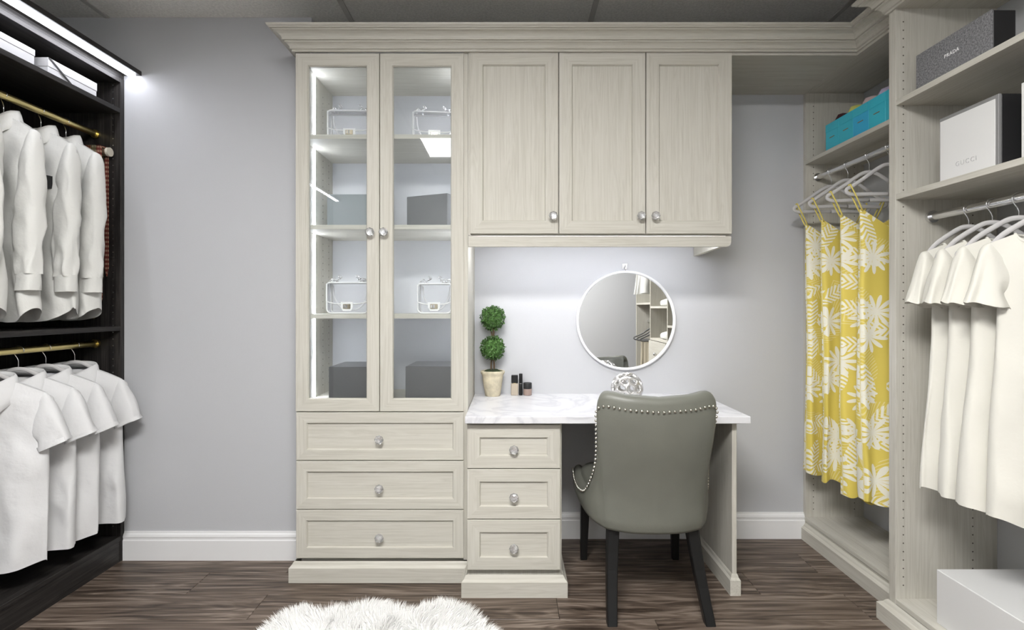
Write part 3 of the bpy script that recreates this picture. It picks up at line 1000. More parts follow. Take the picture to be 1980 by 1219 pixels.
def long_shirt(label, loc, seed, patch=False, rz=0.0, sl=(0, 0)):
    """origin at rod centre; collar top about 0.07 under the rod"""
    t = local_thing('dress_shirt', label, 'shirt', loc, G_SH, rz)
    z0 = -0.090
    W = lambda v: curve([(0, 0.182), (0.06, 0.186), (0.3, 0.180), (1, 0.195)], v)
    ZT = lambda xr: z0 - 0.062 * max(0, (abs(xr) - 0.3) / 0.7) ** 1.2
    ZB = lambda xr: -0.885 + 0.055 * abs(xr) ** 5
    HD = lambda v: curve([(0, 0.012), (0.1, 0.034), (0.5, 0.040), (1, 0.044)], v)
    AM = lambda v: curve([(0, 0), (0.15, 0.005), (1, 0.017)], v)
    body_mesh(W, ZT, ZB, HD, seed, AM, 22, 43, wr=0.007, neck_drop=0.07).build('body', COTTON, t, True)
    rng = random.Random(seed)
    for sg, dx in ((-1, sl[0]), (1, sl[1])):
        pr = [(0.180, -0.058, 0.115, -0.22, 0.022, 0), (0.198, -0.074, 0.125, -0.24, 0.030, -0.003), (0.214, -0.13, 0.146, -0.265, 0.034, -0.008), (0.228, -0.25, 0.140, -0.325, 0.036, -0.014),
              (0.236 + dx, -0.40, 0.136 + dx, -0.43, 0.034, -0.020), (0.232 + dx, -0.54, 0.138 + dx, -0.55, 0.030, -0.024), (0.226 + dx, -0.612, 0.144 + dx, -0.615, 0.027, -0.024)]
        sm, e = sleeve_mesh(pr, sg, z0, 32, seed + sg, 0.011)
        sv = sm.build('sleeve', COTTON, t, True)
        cf = [(e[0] + 0.001, e[1] + 0.006, e[2] - 0.001, e[3] + 0.006, e[4] + 0.001, e[5]), (e[0], e[1] - 0.03, e[2], e[3] - 0.03, e[4] + 0.002, e[5]), (e[0] - 0.002, e[1] - 0.062, e[2] + 0.002, e[3] - 0.062, e[4] + 0.003, e[5])]
        sleeve_mesh(cf, sg, z0, 28, seed + sg, 0.001, sub=2)[0].build('cuff', COTTON, sv, True)
    collar_mesh(0.070, 0.038, z0 - 0.024, 0.046, 0.062).build('collar', COTTON, t, True)
    m = MB()
    for k in range(8):
        z = z0 - 0.09 - k * 0.085
        yy = -curve([(0, 0.045), (0.3, 0.046), (1, 0.056)], k / 7)
    m.box(-0.016, 0.016, -0.052, -0.040, -0.84, z0 - 0.08, 0.002)
    pl = m.build('placket', COTTON, t)
    m = MB()
    for k in range(7):
        m.sphere((0, -0.053, z0 - 0.12 - k * 0.09), 0.0055, 8, 4)
    m.build('buttons', INKW, pl, True)
    if patch:
        px_ = 0.084
        p = MB().box(px_, px_ + 0.038, -0.0625, -0.030, z0 - 0.252, z0 - 0.200).build('chest_patch', BLACKM, t)
        m = MB()
        m.box(px_ + 0.004, px_ + 0.018, -0.0635, -0.062, z0 - 0.223, z0 - 0.206)
        m.box(px_ + 0.021, px_ + 0.034, -0.0635, -0.062, z0 - 0.214, z0 - 0.205)
        m.box(px_ + 0.004, px_ + 0.034, -0.0635, -0.062, z0 - 0.233, z0 - 0.230)
        m.box(px_ + 0.006, px_ + 0.016, -0.0635, -0.062, z0 - 0.246, z0 - 0.238)
        m.build('patch_print', GREYLINE, p)
    return t

def polo(label, loc, seed, rz=0.0):
    t = local_thing('polo_shirt', label, 'shirt', loc, G_PO, rz)
    z0 = -0.100
    W = lambda v: curve([(0, 0.192), (0.06, 0.202), (0.25, 0.194), (0.6, 0.194), (1, 0.198)], v)
    ZT = lambda xr: z0 - 0.060 * max(0, (abs(xr) - 0.3) / 0.7) ** 1.2
    ZB = lambda xr: -0.822 + 0.01 * abs(xr)
    HD = lambda v: curve([(0, 0.012), (0.1, 0.032), (0.5, 0.036), (1, 0.038)], v)
    AM = lambda v: curve([(0, 0), (0.2, 0.006), (1, 0.020)], v)
    body_mesh(W, ZT, ZB, HD, seed, AM, 19, 41, wr=0.007, neck=0.085, neck_drop=0.06).build('body', POLO, t, True)
    for sg in (-1, 1):
        pr = [(0.186, -0.058, 0.130, -0.215, 0.020, 0), (0.205, -0.076, 0.145, -0.232, 0.028, -0.002), (0.234, -0.140, 0.172, -0.252, 0.032, -0.004), (0.268, -0.240, 0.168, -0.284, 0.036, -0.006)]
        sm, e = sleeve_mesh(pr, sg, z0, 24, seed + sg * 2, 0.005)
        sv = sm.build('sleeve', POLO, t, True)
        sleeve_mesh([(e[0] - 0.004, e[1] + 0.014, e[2] - 0.002, e[3] + 0.016, e[4] + 0.0012, e[5]), (e[0] + 0.002, e[1] - 0.003, e[2] - 0.002, e[3] - 0.003, e[4] + 0.0014, e[5])], sg, z0, 24, seed, 0.0, sub=2)[0].build('cuff', POLO, sv, True)
    collar_mesh(0.084, 0.038, z0 - 0.022, 0.034, 0.080, open_front=0.22).build('collar', POLO, t, True)
    pl = MB().box(-0.016, 0.016, -0.048, -0.036, z0 - 0.19, z0 - 0.07, 0.002).build('placket', POLO, t)
    m = MB()
    for k in range(3):
        m.sphere((0, -0.049, z0 - 0.09 - k * 0.035), 0.005, 8, 4)
    m.build('buttons', INKW, pl, True)
    return t

up = [(1.905, 'white long-sleeved shirt with a wide cuff, beside the shirt over the plain side', 0), (2.068, 'white long-sleeved shirt hanging between two others, left of the chest-patch shirt', 0),
      (2.242, 'white long-sleeved shirt with a small black square chest patch', 1), (2.358, 'white long-sleeved shirt hanging next to the plaid neckties', 0)]
up = [(1.905, 'white long-sleeved shirt hanging farthest from the plaid neckties', 0), (2.068, 'white long-sleeved shirt between the farthest shirt and the chest-patch shirt', 0),
      (2.232, 'white long-sleeved shirt with a small black square chest patch', 1), (2.358, 'white long-sleeved shirt hanging next to the plaid neckties', 0)]
for k, (yy, lab, pt) in enumerate(up):
    long_shirt(lab, (KRX - 0.01, yy, 2.046), 11 + k * 3, bool(pt), rz=(-0.28, -0.26, -0.24, -0.22)[k], sl=((0, 0.0), (0, 0.0), (0, 0.0), (0, 0.0))[k])
    hl = ['grey hanger inside the shirt farthest from the neckties', 'grey hanger inside the shirt left of the chest-patch shirt', 'grey hanger inside the shirt with the black chest patch', 'grey hanger inside the shirt beside the neckties'][k]
    hanger(hl, (KRX, yy + 0.002, 2.046), 'hangers on the upper gold rod', hw=0.19, rz=(-0.28, -0.26, -0.24, -0.22)[k])
lo = [(2.005, 'white polo shirt hanging first, farthest from the grey back wall'), (2.130, 'white polo shirt second on the rod, farther from the grey back wall'), (2.256, 'white polo shirt third on the rod, one short of the grey back wall'), (2.405, 'white polo shirt last on the rod, its sleeve against the grey back wall')]
for k, (yy, lab) in enumerate(lo):
    polo(lab, (KRX - 0.005, yy, 1.044), 41 + k * 5, rz=(0.30, 0.33, 0.30, 0.28)[k])
    hl = ['grey hanger inside the first polo shirt, farthest from the back wall', 'grey hanger inside the second polo shirt on the gold rod', 'grey hanger inside the third polo shirt on the gold rod', 'grey hanger inside the last polo shirt by the back wall'][k]
    hanger(hl, (KRX, yy + 0.002, 1.044), 'hangers on the lower gold rod', hw=0.20, rz=(0.30, 0.33, 0.30, 0.28)[k])

# neckties on the rack
for k, (tx, zb, mi, lab) in enumerate(((-1.927, 1.205, 0, 'red plaid necktie, outermost on the tie rack'), (-1.952, 1.165, 1, 'olive plaid necktie between the red and rust ties'), (-1.972, 1.215, 2, 'rust plaid necktie next to the white shirt sleeve'), (-1.992, 1.24, 0, 'red plaid necktie, innermost on the tie rack'))):
    t = thing('necktie', lab, 'necktie', (tx, 2.48, zb), 'plaid neckties on the rack')
    hw = 0.0125
    MB().prism_xz([(tx - 0.009, 1.974), (tx + 0.009, 1.974), (tx + 0.009, 1.93), (tx + hw, zb + 0.10), (tx + hw * 0.9, zb + 0.055), (tx + 0.001, zb), (tx - hw * 0.9, zb + 0.055), (tx - hw, zb + 0.10), (tx - 0.009, 1.93)], 2.470, 2.481).build('blade', TIES[mi], t)
    MB().prism_xz([(tx - 0.008, 1.974), (tx + 0.008, 1.974), (tx + 0.008, zb + 0.2), (tx, zb + 0.16), (tx - 0.008, zb + 0.2)], 2.519, 2.525).build('tail', TIES[mi], t)
    MB().box(tx - 0.009, tx + 0.009, 2.470, 2.525, 1.971, 1.976).build('neck_fold', TIES[mi], t)

# yellow dresses
def sundress(label, loc, seed, rz=0.0):
    t = local_thing('sundress', label, 'dress', loc, 'yellow palm-print sundresses', rz)
    zt = -0.262
    W = lambda v: curve([(0, 0.128), (0.12, 0.128), (0.5, 0.124), (1, 0.120)], v)
    def ZT(xr):
        a = abs(xr)
        return zt - 0.085 * (1 - a) ** 1.0 if a < 0.95 else zt - 0.004
    ZB = lambda xr: -1.508 + 0.01 * math.sin(6 * xr + seed)
    HD = lambda v: curve([(0, 0.012), (0.15, 0.030), (1, 0.040)], v)
    AM = lambda v: curve([(0, 0.001), (0.15, 0.008), (0.5, 0.015), (1, 0.023)], v)
    body_mesh(W, ZT, ZB, HD, seed, AM, 34, 57, rows=44, seg=110, neck=0.001, wr=0.003).build('skirt', PALM, t, True)
    for sg in (-1, 1):
        for fb in (-1, 1):
            pts = [(sg * 0.172, 0.004 * fb, -0.160), (sg * 0.166, 0.010 * fb, -0.180), (sg * 0.145, 0.012 * fb, -0.225), (sg * 0.122, 0.010 * fb, zt - 0.012)]
            MB().tube(catmull(pts, 3), 0.0036, 6, flat=0.5).build('strap', STRAP, t, True)
    return t
dl = ['yellow palm-print sundress hanging nearest the grey wall', 'yellow palm-print sundress second from the grey wall', 'yellow palm-print sundress third from the grey wall', 'yellow palm-print sundress fourth from the grey wall, beside the tall upright panel']
for k, yy in enumerate((2.645, 2.515, 2.365, 2.240)):
    sundress(dl[k], (RX, yy, RZ), 71 + 4 * k, rz=(-0.02, 0.02, -0.03, 0.03)[k])
    hanger('pale grey hanger of the sundress ' + ['nearest the grey wall', 'second from the grey wall', 'third from the grey wall', 'fourth from the grey wall'][k], (RX, yy, RZ), 'hangers of the sundresses', hw=0.185, rz=(-0.02, 0.02, -0.03, 0.03)[k], drop=0.075)

# ivory dresses
def ivory(label, loc, seed, rz=0.0):
    t = local_thing('tunic_dress', label, 'dress', loc, 'ivory tunic dresses on the chrome rod', rz)
    z0 = -0.112
    W = lambda v: curve([(0, 0.150), (0.06, 0.148), (0.22, 0.124), (1, 0.158)], v)
    ZT = lambda xr: z0 - 0.038 * max(0, (abs(xr) - 0.3) / 0.7) ** 1.3
    ZB = lambda xr: -0.985 + 0.012 * math.sin(5 * xr + seed)
    HD = lambda v: curve([(0, 0.010), (0.1, 0.028), (0.5, 0.034), (1, 0.042)], v)
    AM = lambda v: curve([(0, 0), (0.2, 0.004), (1, 0.018)], v)
    body_mesh(W, ZT, ZB, HD, seed, AM, 22, 33, neck=0.085, neck_drop=0.050, wr=0.004, open_d=0.022).build('body', CREAM, t, True)
    for sg in (-1, 1):
        pr = [(0.146, -0.034, 0.080, -0.150, 0.016, 0), (0.163, -0.048, 0.095, -0.170, 0.024, -0.002), (0.181, -0.110, 0.114, -0.194, 0.027, -0.004), (0.208, -0.215, 0.098, -0.236, 0.031, -0.006)]
        sleeve_mesh(pr, sg, z0, 40, seed + sg * 2, 0.003, flare=0.006)[0].build('sleeve', CREAM, t, True)
    pts = []
    for k in range(25):
        a = 2 * PI * k / 24
        pts.append((0.084 * math.cos(a), 0.036 * math.sin(a), z0 - 0.010 + (-0.047 if math.sin(a) < 0 else -0.006) * abs(math.sin(a)) ** 1.0))
    MB().tube(pts, 0.0045, 6).build('neckband', CREAM, t, True)
    return t
il = ['ivory tunic dress hanging nearest the upright panel with pin holes', 'ivory tunic dress second from the upright panel', 'ivory tunic dress third from the upright panel', 'ivory tunic dress fourth from the upright panel']
for k, yy in enumerate((1.842, 1.752, 1.660, 1.560)):
    rz = (-0.05, -0.18, -0.30, -0.42)[k]
    ivory(il[k], (NRX, yy, NRZ), 101 + 6 * k, rz)
    hanger('pale grey hanger of the ivory dress ' + ['nearest the upright panel', 'second from the upright panel', 'third from the upright panel', 'fourth from the upright panel'][k], (NRX, yy + 0.002, NRZ), 'hangers of the ivory dresses', hw=0.16, rz=rz, drop=0.062)

# garments behind the camera that the round mirror shows
def simple_hung(name, label, cat, loc, W0, W1, zt, zb, mat, seed, group):
    t = local_thing(name, label, cat, loc, group)
    W = lambda v: lerp(W0, W1, v)
    body_mesh(W, lambda xr: zt - 0.04 * abs(xr), lambda xr: zb, lambda v: lerp(0.014, 0.034, v), seed, lambda v: 0.003 + 0.016 * v, 30, 47, rows=20, seg=50, neck=0.001).build('body', mat, t, True)
    return t
for k in range(3):
    yy = -0.14 - 0.14 * k
    simple_hung('blouse', 'white blouse on the far rod, reflected in the round mirror', 'blouse', (NRX, yy, 2.1), 0.15, 0.20, -0.115, -0.73, COTTON, 131 + k, 'white blouses in the mirror')
    hanger('grey hanger holding a white blouse seen in the mirror', (NRX, yy, 2.1), 'hangers of the mirrored blouses', VELVET_D, 0.15)
for k in range(3):
    yy = -0.10 - 0.15 * k
    simple_hung('trousers', 'beige trousers on the low rod, reflected in the round mirror', 'trousers', (NRX, yy, 1.06), 0.13, 0.14, -0.185, -0.88, BEIGE, 141 + k, 'beige trousers in the mirror')
    hanger('dark grey hanger holding beige trousers seen in the mirror', (NRX, yy, 1.06), 'hangers of the mirrored trousers', VELVET_D, 0.21)
for z, lab in ((1.23, 'folded white cloth on the shelf above the drawers'), (0.90, 'folded white cloth on top of the drawers')):
    m = MB()
    rs = []
    for i in range(9):
        v = i / 8
        k = (1 - (2 * v - 1) ** 4) ** 0.5 * 0.3 + 0.7
        rs.append([(1.60 + 0.10 * k * math.copysign(abs(math.cos(a)) ** 0.5, math.cos(a)), 0.33 + 0.14 * k * math.copysign(abs(math.sin(a)) ** 0.5, math.sin(a)) , z + 0.07 * v + 0.008 * v * math.sin(3 * a)) for a in [2 * PI * q / 24 for q in range(24)]])
    m.rings(rs, True)
    tag(m.build('folded_cloth', COTTON, smooth=True), lab, 'cloth', 'folded cloths seen in the mirror')

# ------------------------------------------------------------------ boxes
def text_mesh(s, size, name, mat, parent, loc, rot, ext=0.0006, spacing=1.0):
    c = bpy.data.curves.new('t', 'FONT')
    c.body = s
    c.size = size
    c.extrude = ext
    c.space_character = spacing
    c.align_x = 'CENTER'
    o = bpy.data.objects.new('t', c)
    me = bpy.data.meshes.new_from_object(o)
    bpy.data.objects.remove(o)
    me.materials.clear()
    me.materials.append(mat)
    t = bpy.data.objects.new(name, me)
    COL.objects.link(t)
    t.rotation_euler = rot
    sh = ORIG[parent.name]
    t.location = (loc[0] - sh[0], loc[1] - sh[1], loc[2] - sh[2])
    t.parent = parent
    return t
ROTX = (PI / 2, 0, -PI / 2)          # text on a face looking to -x

def lidded(name, label, cat, x0, x1, y0, y1, z0, z1, mat, lid=0.3, group=None, rz=0.0, lidmat=None):
    cx, cy = (x0 + x1) / 2, (y0 + y1) / 2
    t = local_thing(name, label, cat, (cx, cy, z0), group, rz)
    w2, d2, h = (x1 - x0) / 2, (y1 - y0) / 2, z1 - z0
    MB().box(-w2 + 0.002, w2 - 0.002, -d2 + 0.002, d2 - 0.002, 0, h - 0.004, 0.0015).build('base', mat, t)
    MB().box(-w2, w2, -d2, d2, h * (1 - lid), h, 0.002).build('lid', lidmat or mat, t)
    return t

lidded('shoe_box', 'white lidded box without a ribbon on the dark top shelf', 'box', -2.20, -1.898, 1.60, 2.112, 2.170, 2.245, BOX_LAV, 0.35, 'boxes on the dark top shelf')
b2 = lidded('shoe_box', 'white lidded box with a black ribbon on the dark top shelf', 'box', -2.20, -1.898, 2.170, 2.428, 2.170, 2.245, BOX_LAV, 0.5, 'boxes on the dark top shelf')
m = MB()
m.add([(0.151, -0.130, 0.072), (0.1535, -0.130, 0.072), (0.1535, -0.005, 0.0), (0.151, -0.005, 0.0), (0.151, -0.118, 0.074), (0.1535, -0.118, 0.074), (0.1535, 0.008, 0.0), (0.151, 0.008, 0.0)],
      [(0, 1, 2, 3), (4, 5, 6, 7), (0, 1, 5, 4), (1, 2, 6, 5), (2, 3, 7, 6), (3, 0, 4, 7)])
m.build('ribbon', BLACKM, b2)

# in the glass cabinet
lidded('gift_box', 'blue-grey glossy box behind the left glass door', 'box', -0.852, -0.60, 2.45, 2.66, 1.590, 1.742, BOX_BLUE, 1.0 - 0.001, 'boxes in the glass cabinet')
lidded('gift_box', 'slate grey box turned askew behind the right glass door', 'box', -0.478, -0.258, 2.462, 2.592, 1.590, 1.742, BOX_SLATE, 1.0 - 0.001, 'boxes in the glass cabinet', rz=-0.40)
lidded('gift_box', 'dark grey box on the cabinet floor behind the left glass door', 'box', -0.834, -0.595, 2.42, 2.66, 0.785, 0.945, BOX_GREY, 0.999, 'boxes in the glass cabinet')
lidded('gift_box', 'dark grey box on the cabinet floor behind the right glass door', 'box', -0.480, -0.235, 2.42, 2.66, 0.785, 0.947, BOX_GREY, 0.999, 'boxes in the glass cabinet', rz=-0.03)

# right shelves
t = thing('linen_box', 'grey linen storage box with white lettering on the upper shelf', 'box', (1.50, 1.77, 2.006))
MB().box(1.475, 1.545, 1.618, 1.92, 2.006, 2.128, 0.002).build('body', BLACKM, t)
MB().box(1.470, 1.4755, 1.618, 1.92, 2.006, 2.130, 0.001).build('face', LINEN, t)
text_mesh('PRADA', 0.017, 'lettering', INKW, t, (1.4696, 1.765, 2.062), ROTX, spacing=1.15)
t = thing('gift_box', 'white faced black box with grey edging and faint lettering', 'box', (1.53, 1.70, 1.648))
MB().box(1.476, 1.62, 1.592, 1.812, 1.648, 1.862, 0.002).build('body', BLACKM, t)
MB().box(1.468, 1.4765, 1.592, 1.812, 1.648, 1.862, 0.001).build('edging', GREYLINE, t)
MB().box(1.4665, 1.470, 1.603, 1.808, 1.648, 1.850, 0.0005).build('white_face', BOX_W, t)
text_mesh('GUCCI', 0.021, 'lettering', INK, t, (1.4662, 1.705, 1.682), ROTX, spacing=1.35)
t = thing('gift_box', 'white faced box whose edge touches the frame beside the lettered box', 'box', (1.53, 1.40, 1.648))
MB().box(1.476, 1.62, 1.30, 1.522, 1.648, 1.862, 0.002).build('body', BLACKM, t)
MB().box(1.468, 1.4765, 1.30, 1.522, 1.648, 1.862, 0.001).build('white_face', BOX_W, t)
lidded('storage_box', 'large plain white box on the wardrobe bottom shelf', 'box', 1.496, 1.835, 1.20, 1.860, 0.109, 0.297, BOX_W, 0.9995)

# turquoise gift boxes
cols = ['a dark wine scarf', 'a yellow scarf', 'a rose scarf', 'a lilac scarf', 'a tan scarf']
for k in range(5):
    y1 = 2.622 - k * 0.1045
    y0 = y1 - 0.1035
    t = thing('gift_box', 'open turquoise box holding ' + cols[k] + ' on the corner shelf', 'box', (1.63, (y0 + y1) / 2, 1.986), 'turquoise boxes on the corner shelf')
    mt = BOX_TEAL2 if k == 2 else BOX_TEAL
    x0, x1, z0, z1 = 1.560, 1.70, 1.986, 2.118
    MB().box(x0, x1, y0, y1, z0, z0 + 0.004).build('bottom', mt, t)
    MB().box(x0, x0 + 0.004, y0, y1, z0, z1, 0.0008).build('front_panel', mt, t)
    MB().box(x1 - 0.004, x1, y0, y1, z0, z1, 0.0008).build('back_panel', mt, t)
    MB().box(x0 + 0.004, x1 - 0.004, y0, y0 + 0.003, z0, z1).build('side_panel', mt, t)
    MB().box(x0 + 0.004, x1 - 0.004, y1 - 0.003, y1, z0, z1).build('side_panel', mt, t)
    MB().box(x0 - 0.0014, x0, y0 + 0.001, y1 - 0.001, z1 - 0.038, z1).build('rim_band', BOX_TEAL, t)
    MB().box(x0 - 0.0022, x0, (y0 + y1) / 2 - 0.018, (y0 + y1) / 2 + 0.018, z0 + 0.060, z0 + 0.063).build('label_print', RUST, t)
    m = MB()
    rs = []
    cy = (y0 + y1) / 2
    for i in range(8):
        v = i / 7
        rr = max(0.03, math.sqrt(1 - v ** 3))
        rs.append([(1.612 + 0.046 * rr * math.cos(a), cy + 0.046 * rr * math.sin(a), 2.05 + 0.112 * v + 0.014 * math.sin(4 * a + k) * v * rr) for a in [2 * PI * q / 24 for q in range(24)]])
    m.rings(rs, True)
    tag(m.build('scarf', SCARVES[k], smooth=True), 'crumpled ' + cols[k][2:] + ' inside a turquoise box', 'scarf', 'scarves in the turquoise boxes')

# ------------------------------------------------------------------ clear handbags
def handbag(label, loc, rz, w=0.19, h=0.135, d=0.055):
    t = local_thing('handbag', label, 'handbag', loc, 'clear handbags in the glass cabinet', rz)
    w2, d2 = w / 2, d / 2
    def outline(r=0.02, ww=w2, hh=h, n=5):
        pts = []
        for cx, cz, a0 in ((ww - r, r, -PI / 2), (ww - r * 0.6, hh - r * 0.6, 0), (-ww + r * 0.6, hh - r * 0.6, PI / 2), (-ww + r, r, PI)):
            rr = r if cz == r else r * 0.6
            for k in range(n + 1):
                a = a0 + k * PI / 2 / n
                pts.append((cx + rr * math.cos(a), cz + rr * math.sin(a)))
        return pts
    pts = [(x, z + 0.0045) for x, z in outline()]
    MB().rings([[(x, -d2, z) for x, z in pts], [(x, d2, z) for x, z in pts]], True).build('body', VINYL, t)
    for s in (-1, 1):
        q = [(x, s * d2, z) for x, z in pts]
        MB().tube(q + [q[0]], 0.0038, 6).build('piping', VINYL_EDGE, t, True)
    fl = []
    for k in range(21):
        f = k / 20
        x = lerp(-w2, w2, f)
        fl.append((x, -d2 - 0.006, h * 0.42 - 0.012 * (1 - (2 * f - 1) ** 4)))
    top = [(x, -d2 - 0.004, h + 0.004) for x, _, _ in fl]
    m = MB().rings([top, fl], False, closed=False)
    flap = m.build('flap', VINYL, t)
    MB().tube([(-w2, -d2 - 0.005, h)] + fl + [(w2, -d2 - 0.005, h)], 0.0028, 6).build('flap_piping', VINYL_EDGE, flap, True)
    tab = [(-0.028, h * 0.40), (0.028, h * 0.40), (0.028, 0.03), (0.018, 0.014), (-0.018, 0.014), (-0.028, 0.03)]
    MB().prism_xz(tab, -d2 - 0.010, -d2 - 0.007).build('clasp_tab', VINYL_EDGE, t)
    m = MB().box(-0.017, 0.017, -d2 - 0.014, -d2 - 0.009, 0.024, 0.046, 0.0015)
    cl = m.build('clasp', BRASS, t)
    m = MB().box(-0.004, 0.004, -d2 - 0.017, -d2 - 0.013, 0.027, 0.043, 0.001)
    m.box(-0.013, -0.007, -d2 - 0.016, -d2 - 0.013, 0.028, 0.042)
    m.build('turn_lock', CHROME, cl)
    # chain heaped on the top at both ends
    for s in (-1, 1):
        m = MB()
        for k in range(7):
            c = Vector((s * (w2 - 0.012 - 0.007 * k), 0.006 * math.sin(k * 1.9), h + 0.010 + 0.011 * math.sin(k * 1.3) + 0.002 * k))
            n = 10
            ax = (Vector((1, 0.2, 0.5)).normalized(), Vector((0.3, 1, 0)).normalized()) if k % 2 else (Vector((0.8, 0.4, -0.4)).normalized(), Vector((0, 0.3, 1)).normalized())
            lp = [c + ax[0] * (0.0085 * math.cos(2 * PI * i / n)) + ax[1] * (0.0058 * math.sin(2 * PI * i / n)) for i in range(n + 1)]
            m.tube(lp, 0.0018, 5)
        m.build('chain', CHROME, t, True)
    # curved inner strap seen through the vinyl
    st = [(-w2 + 0.012, d2 - 0.004, h - 0.005), (-w2 + 0.02, d2 - 0.006, h * 0.55), (-w2 + 0.05, d2 - 0.006, h * 0.22), (0.0, d2 - 0.006, 0.018), (w2 - 0.05, d2 - 0.006, h * 0.22), (w2 - 0.02, d2 - 0.006, h * 0.55), (w2 - 0.012, d2 - 0.004, h - 0.005)]
    MB().tube(catmull(st, 4), 0.0042, 6, flat=0.5).build('inner_strap', VINYL_EDGE, t, True)
    return t
handbag('clear vinyl handbag with white piping, upper left in the glass cabinet', (-0.755, 2.50, 1.998), 0.05, w=0.20)
handbag('clear vinyl handbag with heaped chain, on the upper shelf behind the right door', (-0.365, 2.53, 1.998), 0.10, w=0.20, h=0.14)
handbag('clear vinyl handbag with brass clasp beside the lower led strip', (-0.755, 2.47, 1.187), 0.0, w=0.19, h=0.14)
handbag('clear vinyl handbag with heaped silver chain on the lower shelf behind the right door', (-0.352, 2.47, 1.187), -0.05, w=0.155, h=0.135)

# ------------------------------------------------------------------ round mirror
MX, MZ, MRD = 0.605, 1.149, 0.262
t = thing('round_mirror', 'round wall mirror with a thin white frame above the desk', 'mirror', (MX, YB, MZ))
m = MB()
rs = []
n = 72
for k in range(n + 1):
    a = 2 * PI * k / n
    rs.append([(MX + r_ * math.cos(a), yv, MZ + r_ * math.sin(a)) for r_, yv in ((MRD, YB - 0.001), (MRD, YB - 0.018), (MRD - 0.003, YB - 0.021), (MRD - 0.010, YB - 0.021), (MRD - 0.013, YB - 0.018), (MRD - 0.013, YB - 0.001))])
m.rings(rs, False)
m.build('frame', WFRAME, t, True, ang=50)
MB().rings([[(MX + (MRD - 0.011) * math.cos(2 * PI * k / n), yv, MZ + (MRD - 0.011) * math.sin(2 * PI * k / n)) for k in range(n)] for yv in (YB - 0.010, YB - 0.003)], True).build('glass', MIRROR, t)
hx, hz = MX - 0.004, MZ + MRD
hk = MB().box(hx - 0.013, hx + 0.013, YB - 0.004, YB, hz + 0.008, hz + 0.038, 0.001).build('hook_plate', CHROME, t)
MB().tube(catmull([(hx, YB - 0.004, hz + 0.030), (hx, YB - 0.014, hz + 0.024), (hx, YB - 0.018, hz + 0.012), (hx, YB - 0.016, hz + 0.0), (hx, YB - 0.012, hz - 0.004)], 3), 0.0035, 8).build('hook', CHROME, hk, True)

# ------------------------------------------------------------------ desk things
DT = 0.7625
# openwork ball
bm = bmesh.new()
bmesh.ops.create_icosphere(bm, subdivisions=2, radius=1.0)
rng = random.Random(5)
pts = []
for v_ in bm.verts:
    v_.co = (v_.co + Vector((rng.uniform(-1, 1), rng.uniform(-1, 1), rng.uniform(-1, 1))) * 0.20).normalized()
dual_v = {f: f.calc_center_median().normalized() for f in bm.faces}
mb = MB()
for v_ in bm.verts:
    fs = list(v_.link_faces)
    nrm = v_.co.normalized()
    a = nrm.orthogonal().normalized()
    b = nrm.cross(a)
    fs.sort(key=lambda f: math.atan2((dual_v[f] - nrm).dot(b), (dual_v[f] - nrm).dot(a)))
    ring = [dual_v[f] for f in fs]
    c = sum(ring, Vector()) / len(ring)
    # smooth hole outline: corner points plus edge midpoints
    outer, inner = [], []
    for i in range(len(ring)):
        p, q = ring[i], ring[(i + 1) % len(ring)]
        outer += [p, (p + q) / 2]
        inner += [c.lerp(p, 0.62), c.lerp((p + q) / 2, 0.70)]
    k = len(outer)
    R1, R0 = 0.075, 0.064
    vs = [p.normalized() * R1 * 0.992 for p in outer] + [p.normalized() * R1 for p in [c.lerp(o, 0.83) for o in outer]] + [p.normalized() * (R1 - 0.003) for p in inner] + [p.normalized() * R0 for p in inner] + [p.normalized() * R0 for p in outer]
    fcs = []
    for lvl in range(4):
        for i in range(k):
            j = (i + 1) % k
            fcs.append((lvl * k + i, lvl * k + j, (lvl + 1) * k + j, (lvl + 1) * k + i))
    mb.add(vs, fcs)
bm.free()
mb.v = [(p[0] + 0.548, p[1] + 2.50, p[2] + DT + 0.0745) for p in mb.v]
ball = mb.build('openwork_ball', SILVER, smooth=True, ang=60)
tag(ball, 'silvery white openwork ball ornament on the worktop behind the chair', 'ornament')

# topiary
t = thing('topiary', 'double ball boxwood topiary in a stone pot on the worktop', 'plant', (-0.094, 2.725, DT))
pcx, pcy = -0.094, 2.725
m = MB()
prof = [(0.036, 0.0), (0.039, 0.002), (0.050, 0.075), (0.053, 0.100), (0.055, 0.108), (0.060, 0.116), (0.061, 0.126), (0.058, 0.130), (0.053, 0.129), (0.051, 0.115), (0.045, 0.11)]
rs = []
for k, (r_, z) in enumerate(prof):
    rs.append([(pcx + (r_ + (0.0018 * math.sin(12 * a) if 5 <= k <= 7 else 0)) * math.cos(a), pcy + (r_ + (0.0018 * math.sin(12 * a) if 5 <= k <= 7 else 0)) * math.sin(a), DT + z) for a in [2 * PI * q / 48 for q in range(48)]])
m.rings(rs, True)
m.build('pot', POT, t, True, ang=50)
m = MB()
rs = []
for i in range(6):
    v_ = i / 5
    rs.append([(pcx + 0.050 * math.sqrt(max(0.01, 1 - v_ * v_)) * math.cos(a) , pcy + 0.050 * math.sqrt(max(0.01, 1 - v_ * v_)) * math.sin(a), DT + 0.120 + 0.016 * v_ + 0.004 * math.sin(5 * a + i)) for a in [2 * PI * q / 20 for q in range(20)]])
m.rings(rs, True).build('moss', MOSS, t, True)
m = MB()
for dx in (-0.006, 0.006):
    m.tube(catmull([(pcx + dx, pcy, DT + 0.11), (pcx + dx * 1.2, pcy, DT + 0.17), (pcx - dx * 0.8, pcy + 0.003, DT + 0.25), (pcx + dx, pcy, DT + 0.33), (pcx - dx, pcy, DT + 0.39)], 3), 0.0045, 7)
m.build('stem', STEM, t, True)
rng = random.Random(3)
